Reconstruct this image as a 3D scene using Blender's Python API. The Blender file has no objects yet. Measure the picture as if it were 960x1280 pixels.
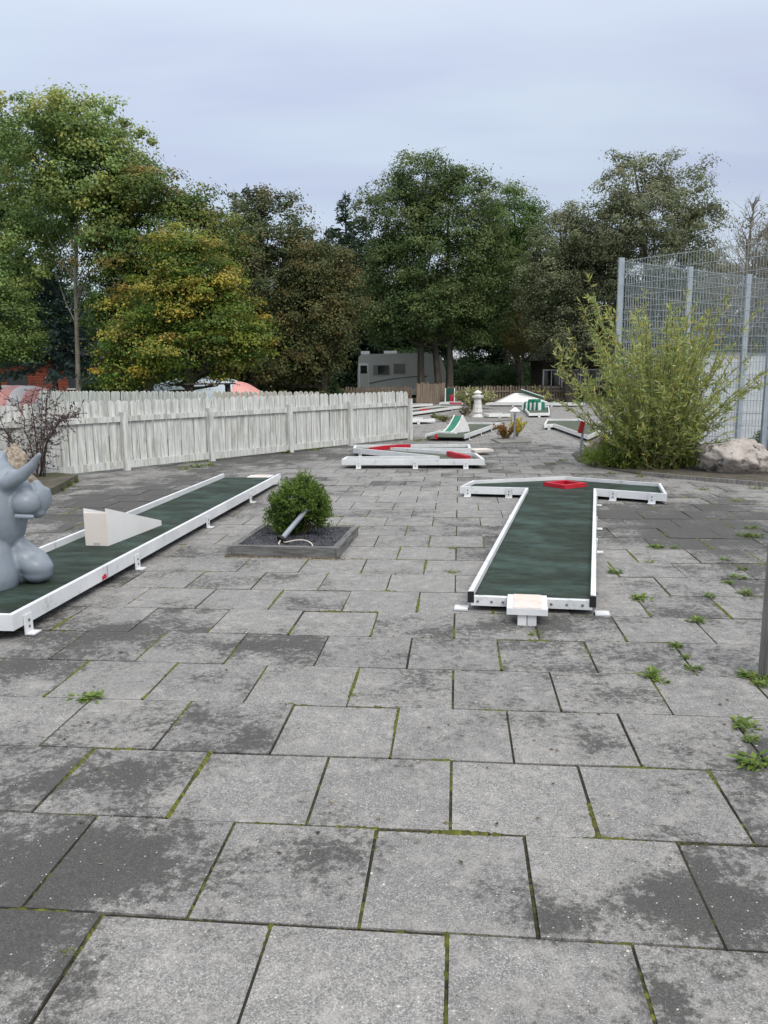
import bpy, bmesh, math, random
import numpy as np
from mathutils import Vector, Matrix
R = math.radians
sc = bpy.context.scene
col = sc.collection

# ------------------------------------------------------------------ camera
F_PX, CAM_H, PITCH, ROLL = 981.0, 1.5344, 0.172, -0.0106
cam_d = bpy.data.cameras.new('camera'); cam = bpy.data.objects.new('camera', cam_d)
col.objects.link(cam); sc.camera = cam
cam_d.sensor_fit = 'VERTICAL'; cam_d.sensor_height = 36.0; cam_d.sensor_width = 27.0
cam_d.lens = F_PX / 1280 * 36.0
cam_d.clip_start = 0.05; cam_d.clip_end = 2000
cam.matrix_world = (Matrix.Translation((0, 0, CAM_H)) @ Matrix.Rotation(math.pi/2 - PITCH, 4, 'X')
                    @ Matrix.Rotation(ROLL, 4, 'Z'))
# ------------------------------------------------------------------ world: an overcast sky
SUN_EL, SUN_AZ = R(48), R(150)          # high soft sun behind cloud, behind the viewer's right shoulder
world = bpy.data.worlds.new('World'); sc.world = world; world.use_nodes = True
def setup_world():
    nt = world.node_tree; nt.nodes.clear(); N = nt.nodes.new; L = nt.links.new
    out = N('ShaderNodeOutputWorld')
    sky = N('ShaderNodeTexSky'); sky.sky_type = 'NISHITA'; sky.sun_disc = False
    sky.sun_elevation = SUN_EL; sky.sun_rotation = SUN_AZ; sky.dust_density = 2.0
    bs = N('ShaderNodeBackground'); bs.inputs['Strength'].default_value = 0.05
    L(sky.outputs[0], bs.inputs['Color'])
    # cloud cover: streaky layer on a plane high above, brighter towards the zenith as overcast skies are
    tc = N('ShaderNodeTexCoord'); sep = N('ShaderNodeSeparateXYZ'); L(tc.outputs['Generated'], sep.inputs[0])
    zz = N('ShaderNodeMath'); zz.operation = 'ADD'; zz.inputs[1].default_value = 0.22; L(sep.outputs[2], zz.inputs[0])
    zm = N('ShaderNodeMath'); zm.operation = 'MAXIMUM'; zm.inputs[1].default_value = 0.1; L(zz.outputs[0], zm.inputs[0])
    dv = N('ShaderNodeVectorMath'); dv.operation = 'DIVIDE'
    cb = N('ShaderNodeCombineXYZ')
    for i in range(3): L(zm.outputs[0], cb.inputs[i])
    L(tc.outputs['Generated'], dv.inputs[0]); L(cb.outputs[0], dv.inputs[1])
    mp = N('ShaderNodeMapping'); mp.inputs['Rotation'].default_value = (0, 0, R(28)); mp.inputs['Scale'].default_value = (0.75, 2.0, 1)
    L(dv.outputs[0], mp.inputs[0])
    no = N('ShaderNodeTexNoise'); no.inputs['Scale'].default_value = 1.1; no.inputs['Detail'].default_value = 4; no.inputs['Roughness'].default_value = 0.45
    L(mp.outputs[0], no.inputs['Vector'])
    rp = N('ShaderNodeValToRGB'); rp.color_ramp.elements[0].position = 0.36; rp.color_ramp.elements[1].position = 0.64
    rp.color_ramp.elements[0].color = (0.40, 0.405, 0.525, 1); rp.color_ramp.elements[1].color = (0.505, 0.555, 0.60, 1)
    L(no.outputs[0], rp.inputs[0])
    mx = N('ShaderNodeMath'); mx.operation = 'MAXIMUM'; mx.inputs[1].default_value = 0.0; L(sep.outputs[2], mx.inputs[0])
    st = N('ShaderNodeMapRange'); st.inputs[1].default_value = 0.2; st.inputs[2].default_value = 1.0; st.inputs[3].default_value = 0.80; st.inputs[4].default_value = 1.75; L(mx.outputs[0], st.inputs[0])
    ze = N('ShaderNodeMapRange'); ze.inputs[1].default_value = 0.35; ze.inputs[2].default_value = 0.9; L(mx.outputs[0], ze.inputs[0])
    zc = N('ShaderNodeMix'); zc.data_type = 'RGBA'; L(ze.outputs[0], zc.inputs[0]); L(rp.outputs[0], zc.inputs[6]); zc.inputs[7].default_value = (0.90, 0.90, 0.90, 1)
    bc = N('ShaderNodeBackground'); L(zc.outputs[2], bc.inputs['Color']); L(st.outputs[0], bc.inputs['Strength'])
    ad = N('ShaderNodeAddShader'); L(bs.outputs[0], ad.inputs[0]); L(bc.outputs[0], ad.inputs[1])
    L(ad.outputs[0], out.inputs['Surface'])
setup_world()
sl = bpy.data.lights.new('sun', 'SUN'); sl.energy = 1.3; sl.angle = R(25); sl.color = (1.0, 0.95, 0.87)
so = bpy.data.objects.new('sun', sl); col.objects.link(so)
so.rotation_euler = (math.pi/2 - SUN_EL, 0, math.pi - SUN_AZ)
so.location = (0, 0, 30)
vs = sc.view_settings
vs.view_transform = 'Standard'; vs.look = 'None'; vs.exposure = 0.22; vs.gamma = 1.0; vs.use_curve_mapping = False
sc.cycles.use_denoising = True
sc.cycles.max_bounces = 6; sc.cycles.transparent_max_bounces = 6

# ------------------------------------------------------------------ pixel -> place
def ray(px, py):
    X = px - 480; Y = py - 640; c, s = math.cos(ROLL), math.sin(ROLL)
    x = c*X + s*Y; y = -s*X + c*Y
    return (x, F_PX*math.cos(PITCH) - y*math.sin(PITCH), -F_PX*math.sin(PITCH) - y*math.cos(PITCH))
def gnd(px, py, z=0.0):
    d = ray(px, py); t = (z - CAM_H)/d[2]; return Vector((d[0]*t, d[1]*t, z))
def at(px, py, Y):
    d = ray(px, py); t = Y/d[1]; return Vector((d[0]*t, Y, CAM_H + d[2]*t))

# ------------------------------------------------------------------ materials
MATS = {}
def nodes_for(name):
    m = bpy.data.materials.new(name); m.use_nodes = True; MATS[name] = m
    nt = m.node_tree; b = nt.nodes['Principled BSDF']
    return m, nt, nt.nodes.new, nt.links.new, b
def S(c): return (c[0], c[1], c[2], 1)
def pmat(name, c1, c2=None, scale=8.0, rough=0.7, bump=0.0, bscale=40.0, stretch=(1, 1, 1), lo=0.35, hi=0.65,
         spec=0.4, metal=0.0, coords='Object', c3=None, s3=3.0, t3=(0.58, 0.68), coat=0.0):
    """two colours mixed by noise, an optional third as worn or dirty patches, plus bump"""
    m, nt, N, L, b = nodes_for(name)
    tc = N('ShaderNodeTexCoord'); mp = N('ShaderNodeMapping'); mp.inputs['Scale'].default_value = stretch
    L(tc.outputs[coords], mp.inputs[0])
    oi = N('ShaderNodeObjectInfo'); off = N('ShaderNodeMath'); off.operation = 'MULTIPLY'; off.inputs[1].default_value = 37.0
    L(oi.outputs['Random'], off.inputs[0])
    cb = N('ShaderNodeCombineXYZ'); L(off.outputs[0], cb.inputs[0]); L(off.outputs[0], cb.inputs[1])
    va = N('ShaderNodeVectorMath'); L(mp.outputs[0], va.inputs[0]); L(cb.outputs[0], va.inputs[1])
    no = N('ShaderNodeTexNoise'); no.inputs['Scale'].default_value = scale; no.inputs['Detail'].default_value = 6; no.inputs['Roughness'].default_value = 0.6
    L(va.outputs[0], no.inputs['Vector'])
    rp = N('ShaderNodeValToRGB'); rp.color_ramp.elements[0].position = lo; rp.color_ramp.elements[1].position = hi
    rp.color_ramp.elements[0].color = S(c1); rp.color_ramp.elements[1].color = S(c2 or c1)
    L(no.outputs[0], rp.inputs[0]); src = rp.outputs[0]
    if c3:
        n3 = N('ShaderNodeTexNoise'); n3.inputs['Scale'].default_value = s3; n3.inputs['Detail'].default_value = 8; n3.inputs['Roughness'].default_value = 0.7
        L(va.outputs[0], n3.inputs['Vector'])
        r3 = N('ShaderNodeMapRange'); r3.inputs[1].default_value = t3[0]; r3.inputs[2].default_value = t3[1]; L(n3.outputs[0], r3.inputs[0])
        mxx = N('ShaderNodeMix'); mxx.data_type = 'RGBA'; L(r3.outputs[0], mxx.inputs[0]); L(src, mxx.inputs[6]); mxx.inputs[7].default_value = S(c3)
        src = mxx.outputs[2]
    L(src, b.inputs['Base Color'])
    b.inputs['Roughness'].default_value = rough; b.inputs['Metallic'].default_value = metal
    b.inputs['Specular IOR Level'].default_value = spec; b.inputs['Coat Weight'].default_value = coat
    if bump:
        nb = N('ShaderNodeTexNoise'); nb.inputs['Scale'].default_value = bscale; nb.inputs['Detail'].default_value = 6
        L(va.outputs[0], nb.inputs['Vector'])
        bu = N('ShaderNodeBump'); bu.inputs['Strength'].default_value = bump; bu.inputs['Distance'].default_value = 0.02
        L(nb.outputs[0], bu.inputs['Height']); L(bu.outputs[0], b.inputs['Normal'])
    return m
def leaf_mat(name, rough=0.55, trans=0.35, spec=0.3, gain=1.0):
    m, nt, N, L, b = nodes_for(name)
    a = N('ShaderNodeAttribute'); a.attribute_name = 'tint'
    mu = N('ShaderNodeVectorMath'); mu.operation = 'SCALE'; mu.inputs['Scale'].default_value = gain; L(a.outputs['Color'], mu.inputs[0])
    L(mu.outputs[0], b.inputs['Base Color']); b.inputs['Roughness'].default_value = rough
    b.inputs['Specular IOR Level'].default_value = spec
    tr = N('ShaderNodeBsdfTranslucent'); L(mu.outputs[0], tr.inputs['Color'])
    ms = N('ShaderNodeMixShader'); ms.inputs[0].default_value = trans
    L(b.outputs[0], ms.inputs[1]); L(tr.outputs[0], ms.inputs[2])
    L(ms.outputs[0], nt.nodes['Material Output'].inputs['Surface'])
    return m
leaf_mat('leaf', gain=1.5); leaf_mat('tree_leaf', 0.6, 0.35, 0.25, gain=2.5)

def paver_material():
    m, nt, N, L, b = nodes_for('paver')
    def math_(op, a, bb=None, c=None):
        n = N('ShaderNodeMath'); n.operation = op
        for i, v in enumerate((a, bb, c)):
            if v is None: continue
            if isinstance(v, (int, float)): n.inputs[i].default_value = v
            else: L(v, n.inputs[i])
        return n.outputs[0]
    def noise(vec, scale, detail=6, rough=0.6):
        n = N('ShaderNodeTexNoise'); n.inputs['Scale'].default_value = scale; n.inputs['Detail'].default_value = detail; n.inputs['Roughness'].default_value = rough
        L(vec, n.inputs['Vector']); return n.outputs[0]
    def rng_(v, a, bb, c=0.0, d=1.0):
        n = N('ShaderNodeMapRange'); L(v, n.inputs[0])
        for i, x in zip((1, 2, 3, 4), (a, bb, c, d)): n.inputs[i].default_value = x
        return n.outputs[0]
    def mixc(f, a, bb):
        n = N('ShaderNodeMix'); n.data_type = 'RGBA'
        L(f, n.inputs[0])
        for i, v in ((6, a), (7, bb)):
            if isinstance(v, tuple): n.inputs[i].default_value = S(v)
            else: L(v, n.inputs[i])
        return n.outputs[2]
    geo = N('ShaderNodeNewGeometry'); P = geo.outputs['Position']
    oi = N('ShaderNodeObjectInfo'); at_ = N('ShaderNodeAttribute'); at_.attribute_name = 'rnd'
    rnd = math_('FRACT', math_('ADD', oi.outputs['Random'], at_.outputs['Fac']))
    rnd2 = math_('FRACT', math_('MULTIPLY', rnd, 17.31))
    # each stone carries its own dirt: shift the noise per stone a little
    cb = N('ShaderNodeCombineXYZ'); L(math_('MULTIPLY', rnd, 60.0), cb.inputs[2])
    va = N('ShaderNodeVectorMath'); L(P, va.inputs[0]); L(cb.outputs[0], va.inputs[1]); PV = va.outputs[0]
    big = noise(P, 0.42, 3, 0.5)
    med = math_('ADD', math_('MULTIPLY', noise(P, 2.6, 9, 0.66), 0.62), math_('MULTIPLY', noise(PV, 3.4, 8, 0.68), 0.38))
    fin = noise(PV, 30.0, 7, 0.78)
    # dirtier ground: (x, y, rx, ry, amount), places where water stands
    zone = None
    sep = N('ShaderNodeSeparateXYZ'); L(P, sep.inputs[0])
    for (x, y, rx, ry, amt) in ZONES:
        dx = math_('MULTIPLY', math_('SUBTRACT', sep.outputs[0], x), 1.0/rx)
        dy = math_('MULTIPLY', math_('SUBTRACT', sep.outputs[1], y), 1.0/ry)
        d2 = math_('ADD', math_('MULTIPLY', dx, dx), math_('MULTIPLY', dy, dy))
        g = math_('MULTIPLY', math_('EXPONENT', math_('MULTIPLY', d2, -1.0)), amt)
        zone = g if zone is None else math_('ADD', zone, g)
    v = math_('ADD', math_('MULTIPLY', med, 1.0), math_('MULTIPLY', big, 0.42))
    v = math_('ADD', v, math_('MULTIPLY', math_('SUBTRACT', fin, 0.5), 0.85))
    v = math_('ADD', v, math_('MULTIPLY', math_('SUBTRACT', math_('POWER', rnd, 2.0), 0.33), 0.13))
    v = math_('ADD', v, zone)
    dirt = rng_(v, 0.735, 0.835)
    film = rng_(v, 0.58, 0.86)
    # concrete: grey sand, flecks of dark and light aggregate
    tone = math_('ADD', math_('MULTIPLY', rnd2, 0.55), math_('MULTIPLY', noise(PV, 1.8, 4), 0.55))
    base = mixc(tone, (0.20, 0.197, 0.191), (0.335, 0.326, 0.305))
    g1 = noise(P, 130, 3, 0.75); base = mixc(rng_(g1, 0.43, 0.58, 0.0, 0.82), base, (0.105, 0.104, 0.104))
    g3 = noise(P, 210, 2, 0.7); base = mixc(rng_(g3, 0.54, 0.64, 0.0, 0.85), base, (0.50, 0.49, 0.465))
    mot = noise(PV, 48, 6, 0.75); base = mixc(rng_(mot, 0.44, 0.66, 0.0, 0.55), base, (0.135, 0.132, 0.126))
    mot2 = noise(PV, 11, 6, 0.7); base = mixc(rng_(mot2, 0.48, 0.70, 0.0, 0.5), base, (0.42, 0.405, 0.375))
    vo = N('ShaderNodeTexVoronoi'); vo.inputs['Scale'].default_value = 95; L(P, vo.inputs['Vector'])
    vsel = N('ShaderNodeSeparateColor'); L(vo.outputs['Color'], vsel.inputs[0])
    speck = math_('MULTIPLY', math_('LESS_THAN', vo.outputs['Distance'], 0.24), math_('GREATER_THAN', vsel.outputs[0], 0.96))
    vo2 = N('ShaderNodeTexVoronoi'); vo2.inputs['Scale'].default_value = 17; L(P, vo2.inputs['Vector'])
    vsel2 = N('ShaderNodeSeparateColor'); L(vo2.outputs['Color'], vsel2.inputs[0])
    speck2 = math_('MULTIPLY', math_('LESS_THAN', vo2.outputs['Distance'], 0.08), math_('GREATER_THAN', vsel2.outputs[1], 0.93))
    base = mixc(math_('MULTIPLY', film, 0.55), base, (0.125, 0.120, 0.112))
    dk = mixc(rng_(fin, 0.35, 0.7), (0.034, 0.034, 0.032), (0.074, 0.072, 0.066))
    dk = mixc(rng_(g3, 0.54, 0.68, 0.0, 0.55), dk, (0.17, 0.165, 0.155)); dk = mixc(rng_(g1, 0.45, 0.62, 0.0, 0.6), dk, (0.026, 0.026, 0.024))
    base = mixc(math_('MULTIPLY', dirt, 0.86), base, dk)
    base = mixc(math_('MULTIPLY', math_('MAXIMUM', speck, speck2), 0.8), base, (0.60, 0.59, 0.56))
    L(base, b.inputs['Base Color'])
    L(rng_(dirt, 0, 1, 0.86, 0.72), b.inputs['Roughness']); b.inputs['Specular IOR Level'].default_value = 0.3
    bu = N('ShaderNodeBump'); bu.inputs['Strength'].default_value = 0.5; bu.inputs['Distance'].default_value = 0.004
    L(math_('ADD', g1, math_('MULTIPLY', noise(P, 420, 2), 0.6)), bu.inputs['Height']); L(bu.outputs[0], b.inputs['Normal'])
def zone_px(px, py, rx, ry, amt):
    p = gnd(px, py); q = gnd(px+rx, py); a = gnd(px, py-ry); b = gnd(px, py+ry); return (p.x, p.y, abs(q.x-p.x), abs(a.y-b.y)/2, amt)
ZONES = [zone_px(*z) for z in ((140, 1085, 130, 60, .30), (10, 1170, 60, 60, .25), (405, 1075, 75, 40, .20), (170, 965, 75, 32, .20), (90, 1235, 45, 60, .16),
         (880, 1125, 90, 45, .28), (700, 1150, 60, 22, .2), (830, 1245, 30, 45, .16), (770, 925, 50, 22, .14), (945, 935, 30, 30, .16), (270, 845, 50, 12, .14),
         (60, 830, 70, 18, .18), (130, 790, 120, 14, .18), (330, 805, 70, 10, .12), (620, 782, 120, 14, .16), (860, 655, 130, 42, .20), (180, 620, 90, 30, .26),
         (330, 572, 90, 9, .2), (480, 640, 60, 10, .10), (660, 560, 90, 9, .14), (580, 1230, 220, 70, -.14), (600, 1000, 180, 60, -.10), (500, 720, 140, 40, -.13), (480, 880, 200, 30, -.08), (500, 640, 150, 30, -.10), (640, 530, 130, 14, -.22), (640, 512, 200, 8, -.2))]
paver_material()

pmat('joint_soil', (0.020, 0.020, 0.010), (0.062, 0.070, 0.016), 9, 0.95, 0.6, 120, coords='Object')
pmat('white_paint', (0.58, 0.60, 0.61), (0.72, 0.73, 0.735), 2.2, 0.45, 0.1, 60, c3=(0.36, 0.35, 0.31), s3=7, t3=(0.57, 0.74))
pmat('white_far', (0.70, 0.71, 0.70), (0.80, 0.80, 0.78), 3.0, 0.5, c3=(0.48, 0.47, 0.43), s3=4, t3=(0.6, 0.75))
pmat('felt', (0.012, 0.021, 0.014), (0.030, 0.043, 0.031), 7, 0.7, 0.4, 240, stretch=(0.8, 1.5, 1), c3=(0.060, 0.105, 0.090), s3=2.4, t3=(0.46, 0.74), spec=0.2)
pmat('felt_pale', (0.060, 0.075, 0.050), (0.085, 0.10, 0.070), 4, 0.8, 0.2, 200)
pmat('cream_board', (0.68, 0.615, 0.55), (0.72, 0.665, 0.61), 2, 0.5, c3=(0.60, 0.53, 0.45), s3=3.5, t3=(.52, .8))
pmat('white_sheet', (0.73, 0.72, 0.70), (0.78, 0.77, 0.755), 3, 0.45, c3=(0.68, 0.65, 0.6), s3=7, t3=(0.6, 0.8))
pmat('tee_top', (0.60, 0.52, 0.44), (0.62, 0.585, 0.55), 2.2, 0.6, c3=(0.50, 0.37, 0.28), s3=5, t3=(0.5, 0.75))
pmat('red_paint', (0.45, 0.012, 0.028), (0.52, 0.02, 0.04), 6, 0.4, c3=(0.5, 0.12, 0.12), s3=9, t3=(0.62, 0.8))
pmat('red_sign', (0.36, 0.025, 0.02), (0.42, 0.04, 0.03), 6, 0.5)
pmat('green_paint', (0.010, 0.150, 0.090), (0.020, 0.21, 0.13), 6, 0.45, c3=(0.02, 0.09, 0.06), s3=6)
pmat('green_dark', (0.008, 0.062, 0.048), (0.012, 0.09, 0.07), 6, 0.5)
pmat('black_rubber', (0.012, 0.012, 0.013), None, 5, 0.6)
pmat('hollow_shade', (0.01, 0.01, 0.01), None, 5, 0.9)
pmat('grey_plastic', (0.195, 0.228, 0.265), (0.218, 0.25, 0.285), 2.5, 0.40, 0.06, 70, c3=(0.12, 0.14, 0.16), s3=5, t3=(0.52, 0.8), spec=0.5)
pmat('fence_white', (0.46, 0.47, 0.44), (0.70, 0.71, 0.69), 3.2, 0.75, 0.35, 45, stretch=(6, 6, 0.6), c3=(0.28, 0.28, 0.23), s3=2.8, t3=(0.49, 0.68))
pmat('fence_old', (0.46, 0.43, 0.37), (0.60, 0.58, 0.52), 3.2, 0.8, 0.35, 45, stretch=(5, 5, 0.5), c3=(0.27, 0.24, 0.19), s3=2.5, t3=(0.5, 0.7))
pmat('fence_brown', (0.17, 0.13, 0.095), (0.26, 0.205, 0.155), 2.5, 0.85, 0.3, 40, stretch=(6, 6, 0.4), c3=(0.12, 0.095, 0.07), s3=2, t3=(0.5, 0.7))
pmat('post_grey', (0.16, 0.15, 0.14), (0.27, 0.255, 0.235), 5, 0.85, 0.4, 60, stretch=(8, 8, 0.7), c3=(0.085, 0.075, 0.065), s3=3, t3=(0.5, 0.65))
pmat('planter_wood', (0.115, 0.115, 0.112), (0.20, 0.20, 0.193), 6, 0.8, 0.3, 70, stretch=(1, 8, 8), c3=(0.07, 0.066, 0.06), s3=3.5, t3=(0.46, 0.66))
pmat('slate', (0.030, 0.032, 0.040), (0.085, 0.088, 0.10), 9, 0.6, 0.2, 90)
pmat('soil', (0.055, 0.048, 0.038), (0.115, 0.10, 0.08), 4, 0.95, 0.8, 30, c3=(0.07, 0.085, 0.03), s3=1.5, t3=(0.5, 0.66))
pmat('gravel_bed', (0.14, 0.135, 0.125), (0.23, 0.22, 0.20), 5, 0.95, 0.6, 40, c3=(0.08, 0.09, 0.04), s3=2)
pmat('steel_tube', (0.20, 0.23, 0.27), (0.27, 0.30, 0.34), 6, 0.4, spec=0.5)
pmat('galv', (0.30, 0.35, 0.40), (0.38, 0.43, 0.48), 6, 0.45, spec=0.5)
pmat('wire_galv', (0.32, 0.37, 0.40), (0.40, 0.44, 0.47), 6, 0.5)
pmat('bolt', (0.25, 0.25, 0.25), (0.12, 0.09, 0.07), 30, 0.5, metal=0.6)
pmat('cable', (0.55, 0.50, 0.42), None, 5, 0.6)
pmat('rock_pink', (0.29, 0.25, 0.22), (0.47, 0.43, 0.395), 5, 0.9, 1.0, 18, c3=(0.085, 0.078, 0.07), s3=6.5, t3=(0.53, 0.60))
pmat('rock_conglomerate', (0.19, 0.15, 0.11), (0.42, 0.36, 0.29), 26, 0.95, 1.0, 34, c3=(0.12, 0.09, 0.07), s3=18)
pmat('rock_grey', (0.20, 0.17, 0.13), (0.30, 0.26, 0.20), 5, 0.9, 0.8, 16, c3=(0.09, 0.09, 0.05), s3=4)
pmat('bark_pale', (0.16, 0.145, 0.12), (0.28, 0.26, 0.225), 7, 0.9, 0.7, 16, stretch=(1, 1, 0.35), c3=(0.08, 0.085, 0.06), s3=3)
pmat('bark_dark', (0.030, 0.026, 0.021), (0.075, 0.066, 0.054), 6, 0.95, 0.8, 14, stretch=(1, 1, 0.3))
pmat('bark_mid', (0.065, 0.057, 0.046), (0.125, 0.112, 0.09), 6, 0.95, 0.8, 14, stretch=(1, 1, 0.3))
pmat('twig', (0.13, 0.12, 0.055), (0.20, 0.17, 0.08), 6, 0.8)
pmat('twig_dark', (0.040, 0.026, 0.026), (0.085, 0.062, 0.058), 6, 0.85)
pmat('lawn', (0.045, 0.075, 0.018), (0.085, 0.12, 0.03), 1.4, 0.95, 0.6, 22, c3=(0.10, 0.085, 0.035), s3=0.5)
pmat('brick_wall', (0.23, 0.055, 0.032), (0.33, 0.085, 0.048), 3, 0.9)
pmat('pillow_pink', (0.70, 0.33, 0.30), (0.75, 0.38, 0.35), 2, 0.5)
pmat('pillow_blue', (0.46, 0.54, 0.60), (0.52, 0.60, 0.66), 2, 0.5)
pmat('pillow_white', (0.70, 0.68, 0.68), (0.76, 0.72, 0.72), 2, 0.5)
pmat('caravan_body', (0.43, 0.44, 0.44), (0.48, 0.49, 0.485), 1.2, 0.35, spec=0.5)
pmat('caravan_white', (0.70, 0.71, 0.71), None, 2, 0.35)
pmat('caravan_grey', (0.20, 0.205, 0.21), None, 2, 0.4)
pmat('glass_dark', (0.015, 0.017, 0.02), (0.03, 0.034, 0.038), 2, 0.08, spec=0.6)
pmat('roof_dark', (0.020, 0.020, 0.022), (0.04, 0.04, 0.042), 5, 0.8, 0.4, 30)
pmat('hut_wall', (0.035, 0.026, 0.02), (0.055, 0.042, 0.032), 4, 0.85)
pmat('cast_concrete', (0.62, 0.61, 0.58), (0.74, 0.73, 0.70), 5, 0.8, 0.3, 50)
pmat('board_white', (0.60, 0.63, 0.66), (0.68, 0.71, 0.73), 1.5, 0.55, c3=(0.50, 0.52, 0.53), s3=2)
pmat('dark_wood', (0.030, 0.022, 0.017), (0.055, 0.042, 0.032), 5, 0.85)

# ------------------------------------------------------------------ mesh helpers
def tag(o, label=None, cat=None, group=None, kind=None):
    if label: o['label'] = label
    if cat: o['category'] = cat
    if group: o['group'] = group
    if kind: o['kind'] = kind
    return o
def empty(name, loc, label=None, cat=None, group=None, rz=0.0):
    o = bpy.data.objects.new(name, None); o.location = loc; o.rotation_euler = (0, 0, rz); o.empty_display_size = 0.2
    col.objects.link(o); return tag(o, label, cat, group)
def link(name, me, mat=None, parent=None, loc=None, world_space=True):
    o = bpy.data.objects.new(name, me); col.objects.link(o)
    if mat is not None and len(me.materials) == 0: me.materials.append(MATS[mat])
    if parent is not None:
        o.parent = parent
        if world_space: o.matrix_parent_inverse = mat_of(parent).inverted()
    if loc is not None: o.location = loc
    return o
def mat_of(o):
    m = Matrix.LocRotScale(o.location, o.rotation_euler, o.scale)
    if o.parent: m = mat_of(o.parent) @ o.matrix_parent_inverse @ m
    return m
def child(parent, name, me, loc=(0, 0, 0), rot=(0, 0, 0), scale=(1, 1, 1), mat=None):
    """a part in the local frame of its parent"""
    o = bpy.data.objects.new(name, me); col.objects.link(o); o.parent = parent
    if mat is not None and len(me.materials) == 0: me.materials.append(MATS[mat])
    o.location = loc; o.rotation_euler = rot; o.scale = scale; return o
def np_mesh(name, V, Fc, tint=None, smooth=False, rnd=None):
    """V (n,3); Fc (m,k) all faces with k corners; tint (m,3) colour of each face"""
    V = np.asarray(V, np.float32); Fc = np.asarray(Fc, np.int32)
    me = bpy.data.meshes.new(name); m, k = Fc.shape
    me.vertices.add(len(V)); me.vertices.foreach_set('co', V.ravel())
    me.loops.add(m*k); me.loops.foreach_set('vertex_index', Fc.ravel())
    me.polygons.add(m); me.polygons.foreach_set('loop_start', np.arange(0, m*k, k, dtype=np.int32))
    me.polygons.foreach_set('loop_total', np.full(m, k, np.int32))
    if smooth: me.polygons.foreach_set('use_smooth', np.ones(m, bool))
    me.update(calc_edges=True)
    if tint is not None:
        a = me.attributes.new('tint', 'FLOAT_COLOR', 'FACE')
        c = np.ones((m, 4), np.float32); c[:, :3] = tint; a.data.foreach_set('color', c.ravel())
    if rnd is not None:
        a = me.attributes.new('rnd', 'FLOAT', 'FACE'); a.data.foreach_set('value', np.asarray(rnd, np.float32))
    return me
class MB:
    def __init__(self): self.bm = bmesh.new()
    def prism(self, poly, z0, z1):
        """poly: list of (x, y); vertical walls"""
        a = sum(poly[i][0]*poly[(i+1) % len(poly)][1] - poly[(i+1) % len(poly)][0]*poly[i][1] for i in range(len(poly)))
        if a < 0: poly = poly[::-1]
        lo = [self.bm.verts.new((p[0], p[1], z0)) for p in poly]; hi = [self.bm.verts.new((p[0], p[1], z1)) for p in poly]
        n = len(poly); self.bm.faces.new(lo[::-1]); self.bm.faces.new(hi)
        for i in range(n): self.bm.faces.new((lo[i], lo[(i+1) % n], hi[(i+1) % n], hi[i]))
        return self
    def box(self, c, s, M=None):
        cx, cy, cz = c; x, y, z = s[0]/2, s[1]/2, s[2]/2
        vs_ = [Vector((cx+i*x, cy+j*y, cz+k*z)) for k in (-1, 1) for j in (-1, 1) for i in (-1, 1)]
        if M: vs_ = [M @ v for v in vs_]
        v = [self.bm.verts.new(p) for p in vs_]
        for f in ((0, 2, 3, 1), (4, 5, 7, 6), (0, 1, 5, 4), (2, 6, 7, 3), (0, 4, 6, 2), (1, 3, 7, 5)): self.bm.faces.new([v[i] for i in f])
        return self
    def hexa(self, lo, hi):
        """eight corners: lo four, hi four, in the same order"""
        a = [self.bm.verts.new(p) for p in lo]; b = [self.bm.verts.new(p) for p in hi]; n = len(a)
        self.bm.faces.new(a[::-1]); self.bm.faces.new(b)
        for i in range(n): self.bm.faces.new((a[i], a[(i+1) % n], b[(i+1) % n], b[i]))
        return self
    def tube(self, pts, rad, n=8, cap=True):
        pts = [Vector(p) for p in pts]
        if not hasattr(rad, '__len__'): rad = [rad]*len(pts)
        rings = []; up = Vector((0.13, 0.21, 1)).normalized()
        for i, p in enumerate(pts):
            d = (pts[min(i+1, len(pts)-1)] - pts[max(i-1, 0)]).normalized()
            u = up if abs(d.dot(up)) < 0.95 else Vector((1, 0.1, 0))
            a = d.cross(u).normalized(); b = d.cross(a).normalized()
            rings.append([self.bm.verts.new(p + (a*math.cos(2*math.pi*k/n) + b*math.sin(2*math.pi*k/n))*rad[i]) for k in range(n)])
        for r0, r1 in zip(rings, rings[1:]):
            for k in range(n): self.bm.faces.new((r0[k], r0[(k+1) % n], r1[(k+1) % n], r1[k]))
        if cap: self.bm.faces.new(rings[0]); self.bm.faces.new(rings[-1][::-1])
        return self
    def lathe(self, prof, n=20, c=(0, 0, 0)):
        rings = [[self.bm.verts.new((c[0]+r*math.cos(2*math.pi*k/n), c[1]+r*math.sin(2*math.pi*k/n), c[2]+z)) for k in range(n)] for r, z in prof]
        for r0, r1 in zip(rings, rings[1:]):
            for k in range(n): self.bm.faces.new((r0[k], r0[(k+1) % n], r1[(k+1) % n], r1[k]))
        self.bm.faces.new(rings[0][::-1]); self.bm.faces.new(rings[-1]); return self
    def bevel(self, w, seg=1):
        es = [e for e in self.bm.edges if len(e.link_faces) == 2 and e.calc_face_angle(0) > 0.6]
        bmesh.ops.bevel(self.bm, geom=es, offset=w, segments=seg, affect='EDGES', clamp_overlap=True); return self
    def mesh(self, name, smooth=False):
        bmesh.ops.recalc_face_normals(self.bm, faces=self.bm.faces[:])
        me = bpy.data.meshes.new(name); self.bm.to_mesh(me); self.bm.free()
        if smooth:
            me.polygons.foreach_set('use_smooth', [True]*len(me.polygons)); me.set_sharp_from_angle(angle=R(40))
        return me
    def build(self, name, mat, parent=None, smooth=False):
        return link(name, self.mesh(name, smooth), mat, parent)
def V2(a, b): return Vector((a[0]+(b[0]), a[1]+(b[1]), 0))
def lerp(a, b, t): return a + (b - a)*t

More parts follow.
